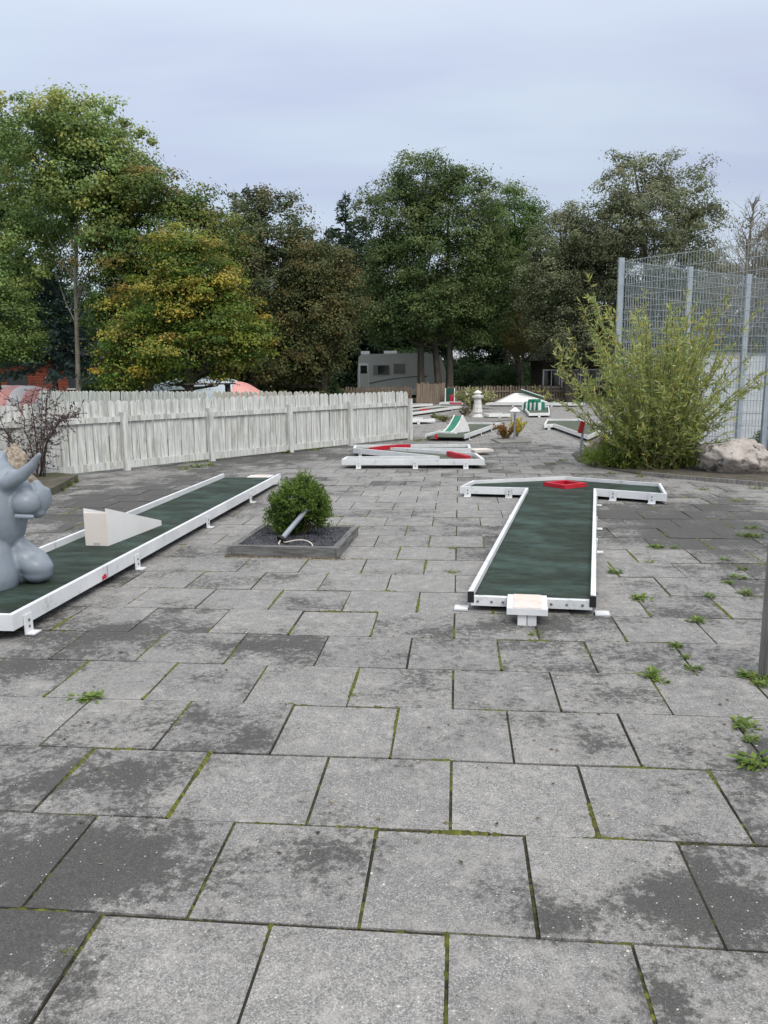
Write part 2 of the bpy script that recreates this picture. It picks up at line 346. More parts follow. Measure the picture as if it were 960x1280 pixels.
# ------------------------------------------------------------------ ground, paving
gm = MB()
gm.prism([(-400, -60), (400, -60), (400, 900), (-400, 900)], -0.6, -0.09)
tag(gm.build('ground', 'lawn'), 'mown lawn stretching away beyond the paving', kind='structure')
PY = 0.0968; CU = Vector((math.cos(PY), -math.sin(PY), 0)); CV = Vector((math.sin(PY), math.cos(PY), 0))
V0 = 1.9616; U0 = -2.0485
FA = gnd(60, 598); FB = gnd(511, 549); FDIR = (FB-FA).normalized(); FN = Vector((-FDIR.y, FDIR.x, 0))   # white fence line
def uv(u, v): return CU*u + CV*v
def inside_paving(p):
    if p.y > 44.5 or p.y < 0.2: return False
    if (p - FA).dot(FN) > 0.25 and p.y < 19.6: return False
    lim = 1.9 + 0.56*p.y
    if p.y > 19.6 and p.x < 0.3 - (p.y-19.6)*0.12: return False
    return -lim < p.x < min(lim, 12.5)
base = empty('paving', (0, 0, 0)); tag(base, 'grey square concrete slab paving laid in running bond', kind='structure')
pb = MB(); pb.prism([(-14, -0.5), (14, -0.5), (14, 45), (-0.6, 45), (-0.6, 20), (0.75, 19.6), (-5.27, 12.5), (-14, 5.5)], -0.085, -0.010)
o = pb.build('joint_bed', 'joint_soil', base)
rngp = random.Random(5); PS = 0.5
def paver_mesh(seed):
    rr = random.Random(seed); w = PS - 0.0112; m = MB()
    m.box((0, 0, -0.02), (w, w, 0.04)); m.bevel(0.006, 2)
    for v in m.bm.verts: v.co.x += rr.uniform(-1, 1)*0.0014; v.co.y += rr.uniform(-1, 1)*0.0014
    me = m.mesh('paver'); me.materials.append(MATS['paver']); return me
pmeshes = [paver_mesh(i) for i in range(6)]
spots = []
for k in range(-5, 92):
    for j in range(-40, 44):
        u = (U0 + 0.5*((k+1) % 2) + j + 0.5)*PS; v = V0 + (k+0.5)*PS
        p = uv(u, v)
        if inside_paving(p): spots.append((p.y + abs(p.x)*0.15, p, k, j))
def in_view(p):
    y = max(p.y, 0.1); return abs(p.x) < 0.49*y*1.04 + 0.55 and p.y > 1.6
vis = sorted([s for s in spots if in_view(s[1])], key=lambda s: s[0])
near = vis[:300]; near_ids = {(s[2], s[3]) for s in near}
for s in near:
    o = child(base, 'paver', pmeshes[rngp.randrange(6)], loc=(s[1].x+rngp.uniform(-1, 1)*.0012, s[1].y+rngp.uniform(-1, 1)*.0012, rngp.uniform(-.004, .002)),
              rot=(rngp.gauss(0, .0055), rngp.gauss(0, .0055), -PY + rngp.gauss(0, .0022) + rngp.choice((0, 1, 2, 3))*math.pi/2))
VV, FF, RR = [], [], []
for s in spots:
    if (s[2], s[3]) in near_ids: continue
    p = s[1]; h = (PS-0.0112)/2; z = rngp.uniform(-.003, .0015); tx, ty = rngp.gauss(0, .0035), rngp.gauss(0, .0035)
    n0 = len(VV); r = rngp.random()
    for zz_, hh in ((0, h-.004), (-0.004, h), (-0.04, h)):
        for a, b in ((-1, -1), (1, -1), (1, 1), (-1, 1)):
            q = p + CU*(a*hh) + CV*(b*hh); VV.append((q.x, q.y, z + zz_ + tx*a*h + ty*b*h))
    FF.append((n0, n0+1, n0+2, n0+3)); RR.append(r)
    for q in range(4):
        for t in (0, 4): FF.append((n0+t+q, n0+t+4+q, n0+t+4+(q+1) % 4, n0+t+(q+1) % 4)); RR.append(r)
o = link('paver', np_mesh('paver_field', VV, [f for f in FF], rnd=RR), 'paver', base); o['kind'] = 'stuff'

# moss and grit standing in the joints of the nearer rows
def moss():
    rg = np.random.default_rng(3); VV, FF, TT = [], [], []
    def ribbon(a, b, amt):
        L_ = (b-a).length; n = max(2, int(L_/0.011)); d = (b-a)/L_; s = Vector((-d.y, d.x, 0)); i0 = len(VV)
        ph = rg.uniform(0, 100); mossy = amt
        for i in range(n+1):
            p = a + d*(L_*i/n)
            f = 0.5 + 0.5*math.sin(p.x*5.1+p.y*3.7+ph)*math.cos(p.x*11.3-p.y*8.1+ph*.3)
            up = max(0, mossy*f*1.75 - 0.32 + rg.normal(0, .22))
            w = 0.0072 + 0.0056*min(1, up) + rg.uniform(-.0012, .0022); z = -0.006 + 0.0125*min(1.1, up)
            c = p + s*rg.normal(0, .0012)
            for sgn, zz_ in ((-1, -0.007), (0, z), (1, -0.007)):
                q = c + s*(sgn*w); VV.append((q.x, q.y, max(zz_, -0.0075)))
            if i:
                k = i0 + 3*i
                cc = np.array((0.104, 0.114, 0.015))*min(1, up)*rg.uniform(.55, 1.25) + np.array((0.024, 0.02, 0.012))*max(0, 1-up)
                for e in (0, 1): FF.append((k-3+e, k-2+e, k+1+e, k+e)); TT.append(cc)
    for s in vis:
        p, k, j = s[1], s[2], s[3]
        if p.y > 9.5: continue
        h = PS/2; a_ = 0.85 if rg.random() < .6 else 0.35
        ribbon(p - CU*h - CV*h, p - CU*h + CV*h, a_*1.15)        # joint running away
        ribbon(p - CU*h + CV*h, p + CU*h + CV*h, 0.7 if rg.random() < .5 else 0.3)
    return np_mesh('joint_moss', VV, FF, tint=np.array(TT))
o = link('joint_moss', moss(), 'leaf', base); o['kind'] = 'stuff'

# ------------------------------------------------------------------ minigolf lanes
def offset_poly(P, th):
    """inward offset of a polygon (list of Vector), either winding"""
    n = len(P); a = sum(P[i].x*P[(i+1) % n].y - P[(i+1) % n].x*P[i].y for i in range(n)); sg = 1 if a > 0 else -1
    out = []
    for i in range(n):
        d0 = (P[i]-P[i-1]).normalized(); d1 = (P[(i+1) % n]-P[i]).normalized()
        n0 = Vector((-d0.y, d0.x, 0))*sg; n1 = Vector((-d1.y, d1.x, 0))*sg
        m = (n0+n1); m = m/max(0.2, (1+n0.dot(n1))); out.append(P[i] + m*th)
    return out
def bracket_mesh():
    m = MB(); m.box((0, 0.006, 0.062), (0.085, 0.008, 0.122)); m.box((0, 0.036, 0.005), (0.085, 0.052, 0.008))
    me = m.mesh('bracket'); me.materials.append(MATS['white_paint']); return me
def bolt_mesh():
    m = MB(); m.lathe([(.009, 0), (.009, .004), (.006, .007)], 8); me = m.mesh('bolt'); me.materials.append(MATS['bolt']); return me
BRK = bracket_mesh(); BLT = bolt_mesh()
def bracket(parent, a, b, t, outward, toplevel_inv, scale=1.0):
    p = lerp(a, b, t); ang = math.atan2(outward.y, outward.x) - math.pi/2
    o = child(parent, 'bracket_foot', BRK, loc=Vector((p.x, p.y, 0)) + outward*0.0015 - Vector(parent.location), rot=(0, 0, ang), scale=(scale,)*3)
    for k in (0.045, 0.085):
        bb = bpy.data.objects.new('bolt', BLT); col.objects.link(bb); bb.parent = o; bb.location = (0, 0.010, k); bb.rotation_euler = (-math.pi/2, 0, 0)
    return o
def lane(name, P, label, open_edges=(), feet=(), z0=0.062, z1=0.16, zf=0.105, th=0.033, felt='felt', paint='white_paint', group=None, grain=None):
    P = [Vector((p[0], p[1], 0)) for p in P]; n = len(P)
    c = sum(P, Vector())/n; t = empty(name, (c.x, c.y, 0), label, 'minigolf lane', group)
    Q = offset_poly(P, th)
    a = sum(P[i].x*P[(i+1) % n].y - P[(i+1) % n].x*P[i].y for i in range(n)); sg = 1 if a > 0 else -1
    fs = MB(); fs.prism([(q.x-c.x, q.y-c.y) for q in offset_poly(P, th*0.5)], zf-0.022, zf)
    fo = child(t, 'playing_surface', fs.mesh('playing_surface'), mat=felt)
    if grain is not None:                                       # turn the object's frame so that the grain follows the lane
        fo.rotation_euler = (0, 0, grain); fo.data.transform(Matrix.Rotation(-grain, 4, 'Z'))
    for i in range(n):
        if i in open_edges: continue
        j = (i+1) % n
        m = MB(); m.prism([(v.x-c.x, v.y-c.y) for v in (P[i], P[j], Q[j], Q[i])], z0, z1); m.bevel(0.004)
        child(t, 'border_board', m.mesh('border_board'), mat=paint)
    for (i, tt) in feet:
        d = (P[(i+1) % n]-P[i]).normalized(); outw = Vector((d.y, -d.x, 0))*sg
        bracket(t, P[i], P[(i+1) % n], tt, outw, None)
    return t, P, Q, c
def tee(parent_loc, parent, p, w, l, dirv, h=0.085, th=0.045):
    """raised tee pad with side strips and a folded leg"""
    d = Vector((dirv.x, dirv.y, 0)).normalized(); ang = math.atan2(d.y, d.x) - math.pi/2
    M = Matrix.Translation(Vector((p.x, p.y, 0)) - Vector(parent_loc)) @ Matrix.Rotation(ang, 4, 'Z')
    m = MB(); m.box((0, l/2, h+th/2), (w, l, th), M); m.bevel(0.004); tp = child(parent, 'tee_pad', m.mesh('tee_pad'), mat='white_paint')
    m = MB(); m.box((0, l/2, h+th+0.002), (w*0.70, l*0.97, 0.006), M); child(tp, 'tee_top', m.mesh('tee_top'), mat='tee_top')
    for sx in (-1, 1):
        m = MB(); m.box((sx*w*0.12, l*0.88, h/2-0.001), (w*0.22, 0.04, h), M); child(tp, 'leg', m.mesh('leg'), mat='white_paint')
    return tp

# lane with the figure: its border is open at the far tee end
ZT = 0.16
nr = gnd(15, 769, ZT); fr = gnd(351, 592, ZT); dA = (fr-nr).normalized(); lA = Vector((-dA.y, dA.x, 0))
WA = 0.86
PA = [nr, fr, fr + lA*WA, nr + lA*WA]
laneA, PA, QA, cA = lane('minigolf_lane', PA, 'long straight green minigolf lane with white border carrying the grey moulded figure', open_edges=(1,),
        feet=((0, 0.022), (0, 0.26), (0, 0.52), (0, 0.76), (0, 0.985), (2, .3), (2, .6), (2, .9)), grain=math.atan2(dA.y, dA.x)-math.pi/2)
tee((cA.x, cA.y, 0), laneA, lerp(fr, fr+lA*WA, 0.45) + dA*0.02, 0.34, 0.42, dA, h=.045, th=.04)
m = MB(); q = gnd(110, 733, 0.1); mm = Matrix.Translation(lerp(nr, fr, 0.175) - lA*0.0025 - Vector((cA.x, cA.y, 0)) + Vector((0, 0, -.16)))@Matrix.Rotation(math.atan2(dA.y, dA.x), 4, 'Z')
for dx in (-.02, .018): m.box((dx, 0, 0.083), (0.03, 0.003, 0.026), mm)
m.box((0.005, 0, 0.099), (0.03, 0.003, 0.01), mm)
tag(child(laneA, 'sticker', m.mesh('sticker'), mat='red_paint'), 'torn red sticker remnant')
m = MB(); mm2 = Matrix.Translation(lerp(nr, fr, 0.183) - lA*0.001 - Vector((cA.x, cA.y, 0)))@Matrix.Rotation(math.atan2(dA.y, dA.x), 4, 'Z')
m.box((0, 0, -0.05), (0.004, 0.004, 0.101), mm2); child(laneA, 'board_joint', m.mesh('board_joint'), mat='caravan_grey')

# T shaped lane
def G(*l): return [gnd(x, y, ZT) for x, y in l]
ZT = 0.13
PT = G((585, 739), (657, 610), (575, 608), (591, 600.5), (707, 595.5), (826, 604), (834, 617.5), (745.5, 611), (745, 745))
# square the stem so that both sides run parallel
laneT, PT, QT, cT = lane('minigolf_lane', PT, 'T shaped green minigolf lane with white border and red square ring',
        open_edges=(8,), feet=((1, .25), (1, .88), (6, .2), (6, .75), (7, .1), (7, .40), (7, .62), (0, .6)), z0=0.04, z1=0.13, zf=0.088, th=0.033, grain=math.atan2((PT[1]-PT[0]).y, (PT[1]-PT[0]).x)-math.pi/2)
a, b = PT[0], PT[8]; dn = (b-a).normalized(); nT = Vector((dn.y, -dn.x, 0))
m = MB(); m.prism([(v.x-cT.x, v.y-cT.y) for v in (a+dn*.02+nT*.004, b-dn*.02+nT*.004, b-dn*.02-nT*.04, a+dn*.02-nT*.04)], 0.036, 0.096); m.bevel(0.003)
strip = child(laneT, 'front_strip', m.mesh('front_strip'), mat='white_paint')
for tt in (.08, .19, .28, .66, .78, .9):
    p = lerp(a, b, tt) + nT*0.004
    bb = child(strip, 'bolt', BLT, loc=(p.x-cT.x, p.y-cT.y, 0.066), rot=(math.pi/2, 0, math.atan2(dn.y, dn.x)))
for p, inn in ((a, dn), (b, -dn)):
    m = MB(); q0 = p + nT*0.006
    m.prism([(v.x-cT.x, v.y-cT.y) for v in (q0-inn*.002, q0+inn*.04, q0+inn*.04-nT*.012, q0-inn*.002-nT*.012)], 0.055, 0.128); child(laneT, 'end_cap', m.mesh('end_cap'), mat='black_rubber')
    m = MB(); q0 = p - inn*0.05
    m.prism([(v.x-cT.x, v.y-cT.y) for v in (q0-inn*.04+nT*.02, q0+inn*.05+nT*.02, q0+inn*.05-nT*.07, q0-inn*.04-nT*.07)], 0.002, 0.014); m.bevel(.003)
    child(laneT, 'foot_plate', m.mesh('foot_plate'), mat='white_paint')
tp = lerp(a, b, 0.47) - nT*0.03
tee((cT.x, cT.y, 0), laneT, tp, 0.25, 0.32, nT, h=0.072, th=0.04)
ZT = 0.16
# red square ring lying on the crossing
pr = [gnd(x, y, 0.13) for x, y in ((681, 603), (706, 599.5), (731, 604), (706, 609.5))]
cr = sum(pr, Vector())/4; cr.z = 0
rad = max((p-cr).length for p in (pr[0]-Vector((0, 0, .14)), pr[2]-Vector((0, 0, .14))))
ring = empty('square_ring', (cr.x, cr.y, 0.089), 'red painted square hole ring lying on the T shaped lane', 'golf obstacle')
angr = R(77)
for k in range(4):
    A_ = Vector((math.cos(angr+k*math.pi/2), math.sin(angr+k*math.pi/2), 0))*0.275; B_ = Vector((math.cos(angr+(k+1)*math.pi/2), math.sin(angr+(k+1)*math.pi/2), 0))*0.275
    m = MB(); m.prism([(v.x, v.y) for v in (A_, B_, B_*.72, A_*.72)], 0, 0.05); m.bevel(.005); child(ring, 'ring_side', m.mesh('ring_side'), mat='red_paint')

# zigzag lane
PZ = G((427, 574), (606, 574), (596, 566.5), (495, 559.5), (589, 560.5), (587, 555), (443, 556), (441.5, 560), (541, 569.8), (433, 570.5))
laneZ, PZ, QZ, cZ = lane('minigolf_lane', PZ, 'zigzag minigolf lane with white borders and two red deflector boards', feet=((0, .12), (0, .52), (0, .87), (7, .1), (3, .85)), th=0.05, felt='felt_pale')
def slab(parent, c, a, b, th, z0, z1, name, mat, bev=.004):
    d = (b-a).normalized(); s = Vector((-d.y, d.x, 0))*th/2
    m = MB(); m.prism([(v.x-c[0], v.y-c[1]) for v in (a-s, b-s, b+s, a+s)], z0, z1); m.bevel(bev)
    return child(parent, name, m.mesh(name), mat=mat)
g1 = G((463, 561), (480, 558.6), (500, 557.2), (513, 556.8))
for u_, v_ in zip(g1, g1[1:]): slab(laneZ, cZ, u_, v_, 0.06, 0.104, 0.185, 'deflector', 'red_paint')
slab(laneZ, cZ, gnd(561, 566, ZT), gnd(585, 572, ZT), 0.09, 0.104, 0.19, 'deflector', 'red_paint')
m = MB(); q0 = gnd(589, 563, .08); q1 = gnd(612, 562, .08)
slab(laneZ, cZ, q0, q1, 0.34, 0.055, 0.1, 'tee_pad', 'cream_board')

# lane with the ski-jump ramp
a = gnd(581, 552); b = gnd(625, 535); dD = (b-a).normalized(); lD = Vector((-dD.y, dD.x, 0)); WD = 0.95
PD = [a, a + dD*4.9, a + dD*4.9 + lD*WD, a + lD*WD]
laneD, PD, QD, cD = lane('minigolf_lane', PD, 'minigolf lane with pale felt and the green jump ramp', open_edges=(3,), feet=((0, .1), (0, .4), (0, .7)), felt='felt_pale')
slab(laneD, cD, lerp(PD[3], PD[0], .28)-dD*.1, lerp(PD[3], PD[0], .33)-dD*.1, 0.1, 0.06, 0.17, 'marker_block', 'red_paint')
rb = a + dD*1.15 + lD*0.72
ramp = empty('jump_ramp', (rb.x, rb.y, 0.1), 'white sided ski jump ramp with a green slide', 'golf obstacle', rz=math.atan2(dD.y, dD.x)-math.pi/2+R(-22))
ramp.scale = (.85, .85, .88)
def ramp_profile(t):   # 0 at the foot .. 1 at the crest
    return 0.45*(t**1.9*0.75 + t*0.25)
nn = 9
m = MB()
Lr = 0.62
top = [(i/nn*Lr, ramp_profile(i/nn)) for i in range(nn+1)]
for (y0, h0), (y1, h1) in zip(top, top[1:]):
    m.hexa([(-.135, y0, h0-.03), (.135, y0, h0-.03), (.135, y1, h1-.03), (-.135, y1, h1-.03)], [(-.135, y0, h0+.012), (.135, y0, h0+.012), (.135, y1, h1+.012), (-.135, y1, h1+.012)])
child(ramp, 'slide', m.mesh('slide'), mat='green_paint')
for sx in (-1, 1):
    prof = [(y, h+.045) for y, h in top] + [(Lr+.06, 0.43), (Lr+.30, 0.16), (Lr+.38, 0.0), (0, 0.0)]
    m = MB(); x0, x1 = sx*.135, sx*.165
    lo = [(x0, y, h) for y, h in prof]; hi = [(x1, y, h) for y, h in prof]; m.hexa(lo, hi)
    child(ramp, 'side_panel', m.mesh('side_panel'), mat='white_far')
m = MB(); m.hexa([(-.135, Lr+.02, .0), (.135, Lr+.02, .0), (.135, Lr+.05, .0), (-.135, Lr+.05, .0)], [(-.135, Lr+.02, .44), (.135, Lr+.02, .44), (.135, Lr+.05, .44), (-.135, Lr+.05, .44)])
child(ramp, 'back_panel', m.mesh('back_panel'), mat='white_far')
m = MB(); m.hexa([(-.36, -.05, 0), (.36, -.05, 0), (.36, .04, 0), (-.36, .04, 0)], [(-.36, -.05, .045), (.36, -.05, .045), (.36, .04, .045), (-.36, .04, .045)])
child(ramp, 'foot_bar', m.mesh('foot_bar'), mat='white_far')

# far lanes
def far_lane(px0, px1, w, label, length=None, **kw):
    a = gnd(*px0); b = gnd(*px1); d = (b-a).normalized(); l = Vector((-d.y, d.x, 0))*w
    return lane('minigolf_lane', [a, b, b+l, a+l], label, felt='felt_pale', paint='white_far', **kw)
far_lane((497, 531), (544, 529.5), 1.0, 'short white minigolf lane ending just past the white fence post', feet=((0, .55),))
far_lane((500, 523), (578, 511.5), 1.1, 'long low minigolf lane leading towards the green standing board', feet=((0, .5), (0, .8)))
laneF, PF, _, cF = far_lane((496, 512), (541, 508.5), 1.2, 'low minigolf lane with a red strip close to the brown fence')
slab(laneF, cF, gnd(527, 513, .16), gnd(534, 512, .16), 0.2, 0.11, 0.2, 'deflector', 'red_paint')
laneG, PG, _, cG = far_lane((549, 507), (590, 507), 1.3, 'minigolf lane at the foot of the brown fence carrying the green board', feet=())
slab(laneG, cG, gnd(562, 507.5), gnd(577, 507.5), .12, 0.10, 0.175, 'deflector', 'red_paint')
far_lane((611, 523.5), (638, 523), 0.9, 'small white minigolf lane standing beside the stone lantern', feet=((0, .5),))
laneM, PM, _, cM = far_lane((606, 508), (727, 508.5), 1.3, 'wide minigolf lane along the brown fence carrying the white mound', feet=((0, .3), (0, .7)))
a = gnd(661, 522); b = gnd(687, 521.5); laneH, PH, _, cH = lane('minigolf_lane', [a, b, gnd(686, 512), gnd(653, 512)], 'minigolf lane with pale felt and a row of green arches', felt='felt_pale', paint='white_far', feet=((0, .5),))
a = gnd(680, 537.5); b = gnd(692, 537); laneI, PI_, _, cI = lane('minigolf_lane', [a, b, gnd(735, 553), gnd(752, 545), gnd(724, 530), gnd(684, 530)], 'minigolf lane half hidden behind the tall willow bush', felt='felt_pale', paint='white_far', feet=((0, .5),))
# standing green board with the red flap
pg = gnd(562.5, 505); bd = empty('target_board', (pg.x, pg.y, 0.1), 'dark green standing target board with a red flap', 'golf obstacle', rz=R(-8))
m = MB(); m.box((0, 0, .37), (.42, .05, .74)); m.bevel(.006); child(bd, 'panel', m.mesh('panel'), mat='green_dark')
m = MB(); m.box((.08, -.05, .22), (.17, .045, .40)); m.bevel(.01); child(bd, 'flap', m.mesh('flap'), mat='red_paint')
for sx in (-1, 1):
    m = MB(); m.hexa([(sx*.22, -.3, 0), (sx*.26, -.3, 0), (sx*.26, .2, 0), (sx*.22, .2, 0)], [(sx*.22, -.02, .74), (sx*.26, -.02, .74), (sx*.26, .03, .74), (sx*.22, .03, .74)])
    child(bd, 'side_panel', m.mesh('side_panel'), mat='white_far')
# second slide close to the lantern
p2 = gnd(586, 506); r2 = empty('jump_ramp', (p2.x, p2.y, .1), 'white wedge shaped ramp with a dark green chute behind the lantern', 'golf obstacle')
m = MB(); m.hexa([(-.17, 0, 0), (.3, 0, 0), (-.17, .001, .62)][0:3], [(-.17, .3, 0), (.3, .3, 0), (-.17, .3, .62)]); child(r2, 'side_panel', m.mesh('side_panel'), mat='white_far')
m = MB(); m.box((0, 0, 0), (.95, .34, .05), Matrix.Translation((.32, .14, .34)) @ Matrix.Rotation(R(36), 4, 'Y')); child(r2, 'slide', m.mesh('slide'), mat='green_dark')
# mound on the lane by the fence
pm = gnd(650, 505); md = empty('lane_mound', (pm.x, pm.y, .1), 'white mound obstacle with a green ramp rail near the brown fence', 'golf obstacle')
hm = 0.50; m = MB()
m.hexa([(-1.25, -.35, 0), (1.4, -.35, 0), (1.4, .6, 0), (-1.25, .6, 0)], [(-.28, -.05, hm*.93), (.12, -.05, hm*.93), (.12, .35, hm*.93), (-.28, .35, hm*.93)])
m.bevel(.18, 3); child(md, 'mound', m.mesh('mound', True), mat='white_far')
m = MB(); m.box((0, 0, 0), (1.35, .12, .07), Matrix.Translation((.62, -.2, .40)) @ Matrix.Rotation(R(19), 4, 'Y')); child(md, 'ramp_rail', m.mesh('ramp_rail'), mat='green_paint')
m = MB(); m.box((0, 0, 0), (1.35, .05, .04), Matrix.Translation((.62, -.27, .46)) @ Matrix.Rotation(R(19), 4, 'Y')); child(md, 'rail_edge', m.mesh('rail_edge'), mat='white_far')
# arches
pa0 = gnd(656, 512.5, .1); pa1 = gnd(676, 513, .1)
ar = empty('arch_row', lerp(pa0, pa1, .5), 'row of green arched tunnels with white posts on the lane', 'golf obstacle', rz=math.atan2((pa1-pa0).y, (pa1-pa0).x))
wl = (pa1-pa0).length
for k in range(4):
    x = (-.5 + (k+.5)/4)*wl; w = wl/4*.33; hgt = (.34, .44, .44, .34)[k]
    pts = [(x-w, 0, 0)] + [(x + w*math.cos(math.pi - math.pi*i/8), 0, hgt-w + w*math.sin(math.pi*i/8)) for i in range(9)] + [(x+w, 0, 0)]
    m = MB(); m.hexa([(p[0], -.12, p[2]) for p in pts], [(p[0], .35, p[2]) for p in pts]); child(ar, 'arch', m.mesh('arch'), mat='green_paint')
for k in range(5):
    x = (-.5 + k/4)*wl; m = MB(); m.box((x, -.1, .16), (wl/4*.2, .2, .30)); child(ar, 'post', m.mesh('post'), mat='white_far')

# ------------------------------------------------------------------ the white V shaped obstacle on the long lane
zf = 0.105
f0 = gnd(136, 682.3, zf); f1 = gnd(107.3, 681.7, zf); tip = gnd(202, 656.5, zf)
hv = at(132.7, 635.6, f0.y).z; hf = at(120, 641.7, f0.y).z; ht = at(202, 650.5, tip.y).z
vob = empty('funnel_obstacle', lerp(f0, f1, .5), 'white V shaped funnel obstacle of three boards on the long lane', 'golf obstacle')
def wpart(parent, name, lo, hi, mat):
    m = MB(); c = Vector(parent.location); m.hexa([Vector(p)-c for p in lo], [Vector(p)-c for p in hi]); return child(parent, name, m.mesh(name), mat=mat)
back = (tip-f0).normalized(); lft = Vector((-back.y, back.x, 0))
tl = tip + lft*0.10
wpart(vob, 'side_panel', [f0, tip, tip+lft*.012, f0+lft*.012], [(f0.x, f0.y, hv), (tip.x, tip.y, ht), (tip.x+lft.x*.012, tip.y+lft.y*.012, ht), (f0.x+lft.x*.012, f0.y+lft.y*.012, hv)], 'white_sheet')
b2 = (tl-f1).normalized(); l2 = Vector((-b2.y, b2.x, 0))
wpart(vob, 'side_panel', [f1-l2*.012, tl-l2*.012, tl, f1], [(f1.x-l2.x*.012, f1.y-l2.y*.012, hv), (tl.x-l2.x*.012, tl.y-l2.y*.012, ht), (tl.x, tl.y, ht), (f1.x, f1.y, hv)], 'white_sheet')
fb = (f1-f0).normalized(); nb = Vector((fb.y, -fb.x, 0)); nb = nb if nb.y > 0 else -nb
e0, e1 = f0+fb*.002-nb*.004, f1-fb*.002-nb*.004
fp = wpart(vob, 'front_panel', [e0, e1, e1+nb*.02, e0+nb*.02], [(v.x, v.y, hf) for v in (e0, e1, e1+nb*.02, e0+nb*.02)], 'cream_board')
e2 = lerp(e0, e1, .36); e3 = lerp(e0, e1, .64)
wpart(vob, 'hole_plate', [e2-nb*.004, e3-nb*.004, e3-nb*.0005, e2-nb*.0005], [(v.x, v.y, zf+.028) for v in (e2-nb*.004, e3-nb*.004, e3-nb*.0005, e2-nb*.0005)], 'caravan_body')

# ------------------------------------------------------------------ planter with the box shrub
pf = [gnd(287, 695), gnd(423, 698), gnd(444, 667), gnd(325, 663)]
def rect_planter():
    a, b = pf[0], pf[1]; d = (b-a).normalized(); n_ = Vector((-d.y, d.x, 0)); return [a, b, b+n_*1.0, a+n_*1.0]
pz = rect_planter(); cP = sum(pz, Vector())/4
pl = empty('planter', cP, 'square weathered timber planter frame filled with dark slate chips', 'planter')
qz = offset_poly(pz, 0.055)
for i in range(4):
    j = (i+1) % 4; m = MB(); m.prism([(v.x-cP.x, v.y-cP.y) for v in (pz[i], pz[j], qz[j], qz[i])], 0.0, 0.092); m.bevel(0.006)
    ang = math.atan2((pz[j]-pz[i]).y, (pz[j]-pz[i]).x); me = m.mesh('frame_board'); me.transform(Matrix.Rotation(-ang, 4, 'Z'))
    child(pl, 'frame_board', me, rot=(0, 0, ang), mat='planter_wood')
for i in (0, 1):
    p = pz[i]; m = MB(); m.box((p.x-cP.x, p.y-cP.y, .045), (.03, .03, .09)); m.bevel(.004); child(pl, 'corner_strip', m.mesh('corner_strip'), mat='planter_wood')
m = MB(); m.prism([(v.x-cP.x, v.y-cP.y) for v in offset_poly(pz, .05)], 0.0, 0.064); child(pl, 'fill', m.mesh('fill'), mat='slate')
def chips():
    rg = np.random.default_rng(9); n = 5200
    d = (pz[1]-pz[0]); e = (pz[3]-pz[0]); uu = rg.uniform(.06, .94, n); vv_ = rg.uniform(.06, .94, n)
    C = np.stack([pz[0].x + d.x*uu + e.x*vv_ - cP.x, pz[0].y + d.y*uu + e.y*vv_ - cP.y, 0.065 + rg.uniform(0, .014, n)], 1)
    cube = np.array([(x, y, z) for z in (-1, 1) for y in (-1, 1) for x in (-1, 1)], float)
    fc = np.array(((0, 2, 3, 1), (4, 5, 7, 6), (0, 1, 5, 4), (2, 6, 7, 3), (0, 4, 6, 2), (1, 3, 7, 5)))
    sz = np.stack([rg.uniform(.006, .016, n), rg.uniform(.004, .010, n), rg.uniform(.002, .006, n)], 1)
    P_ = cube[None]*sz[:, None]*rg.uniform(.7, 1.2, (n, 8, 1))
    Q_ = rand_rot(rg, n, 0.7); P_ = np.einsum('nij,nkj->nki', Q_, P_) + C[:, None]
    return np_mesh('slate_chips', P_.reshape(-1, 3), (fc[None] + (np.arange(n)*8)[:, None, None]).reshape(-1, 4))
def rand_rot(rg, n, tilt):
    """rotation matrices: any heading, tilted up to about `tilt` radians"""
    a = rg.uniform(0, 2*np.pi, n); b = rg.normal(0, tilt, n); c = rg.normal(0, tilt, n)
    ca, sa, cb, sb, cc, sc_ = np.cos(a), np.sin(a), np.cos(b), np.sin(b), np.cos(c), np.sin(c); z = np.zeros(n); o_ = np.ones(n)
    Rz = np.stack([ca, -sa, z, sa, ca, z, z, z, o_], 1).reshape(n, 3, 3); Rx = np.stack([o_, z, z, z, cb, -sb, z, sb, cb], 1).reshape(n, 3, 3)
    Ry = np.stack([cc, z, sc_, z, o_, z, -sc_, z, cc], 1).reshape(n, 3, 3)
    return Rz @ Rx @ Ry
o = child(pl, 'slate_chips', chips(), mat='slate'); o['kind'] = 'stuff'

# ------------------------------------------------------------------ foliage tools
def leaves(rg, C, size, tint, tilt=0.6, aspect=0.6, fold=0.0, rot=None, droop=0.0):
    """a rhombic leaf (one folded quad pair when fold > 0) at every centre"""
    n = len(C); s = size*rg.uniform(.7, 1.3, n)[:, None, None]
    if fold > 0: base_ = np.array([(0, -.5, 0), (.5*aspect, 0, fold), (0, .55, -droop), (-.5*aspect, 0, fold), (0, 0, 0)])
    else: base_ = np.array([(0, -.5, 0), (.5*aspect, -.05, 0.06), (0, .55, -droop), (-.5*aspect, -.05, -0.06)])
    Q_ = rand_rot(rg, n, tilt) if rot is None else rot
    P_ = np.einsum('nij,nkj->nki', Q_, np.repeat(base_[None], n, 0)*s) + C[:, None]
    k = len(base_); idx = (np.arange(n)*k)[:, None]
    if fold > 0:
        Fq = np.stack([np.array([0, 1, 2, 4]), np.array([0, 4, 2, 3])])[None] + idx[:, None]
        return P_.reshape(-1, 3), Fq.reshape(-1, 4), np.repeat(tint, 2, 0)
    return P_.reshape(-1, 3), idx + np.arange(4)[None], tint
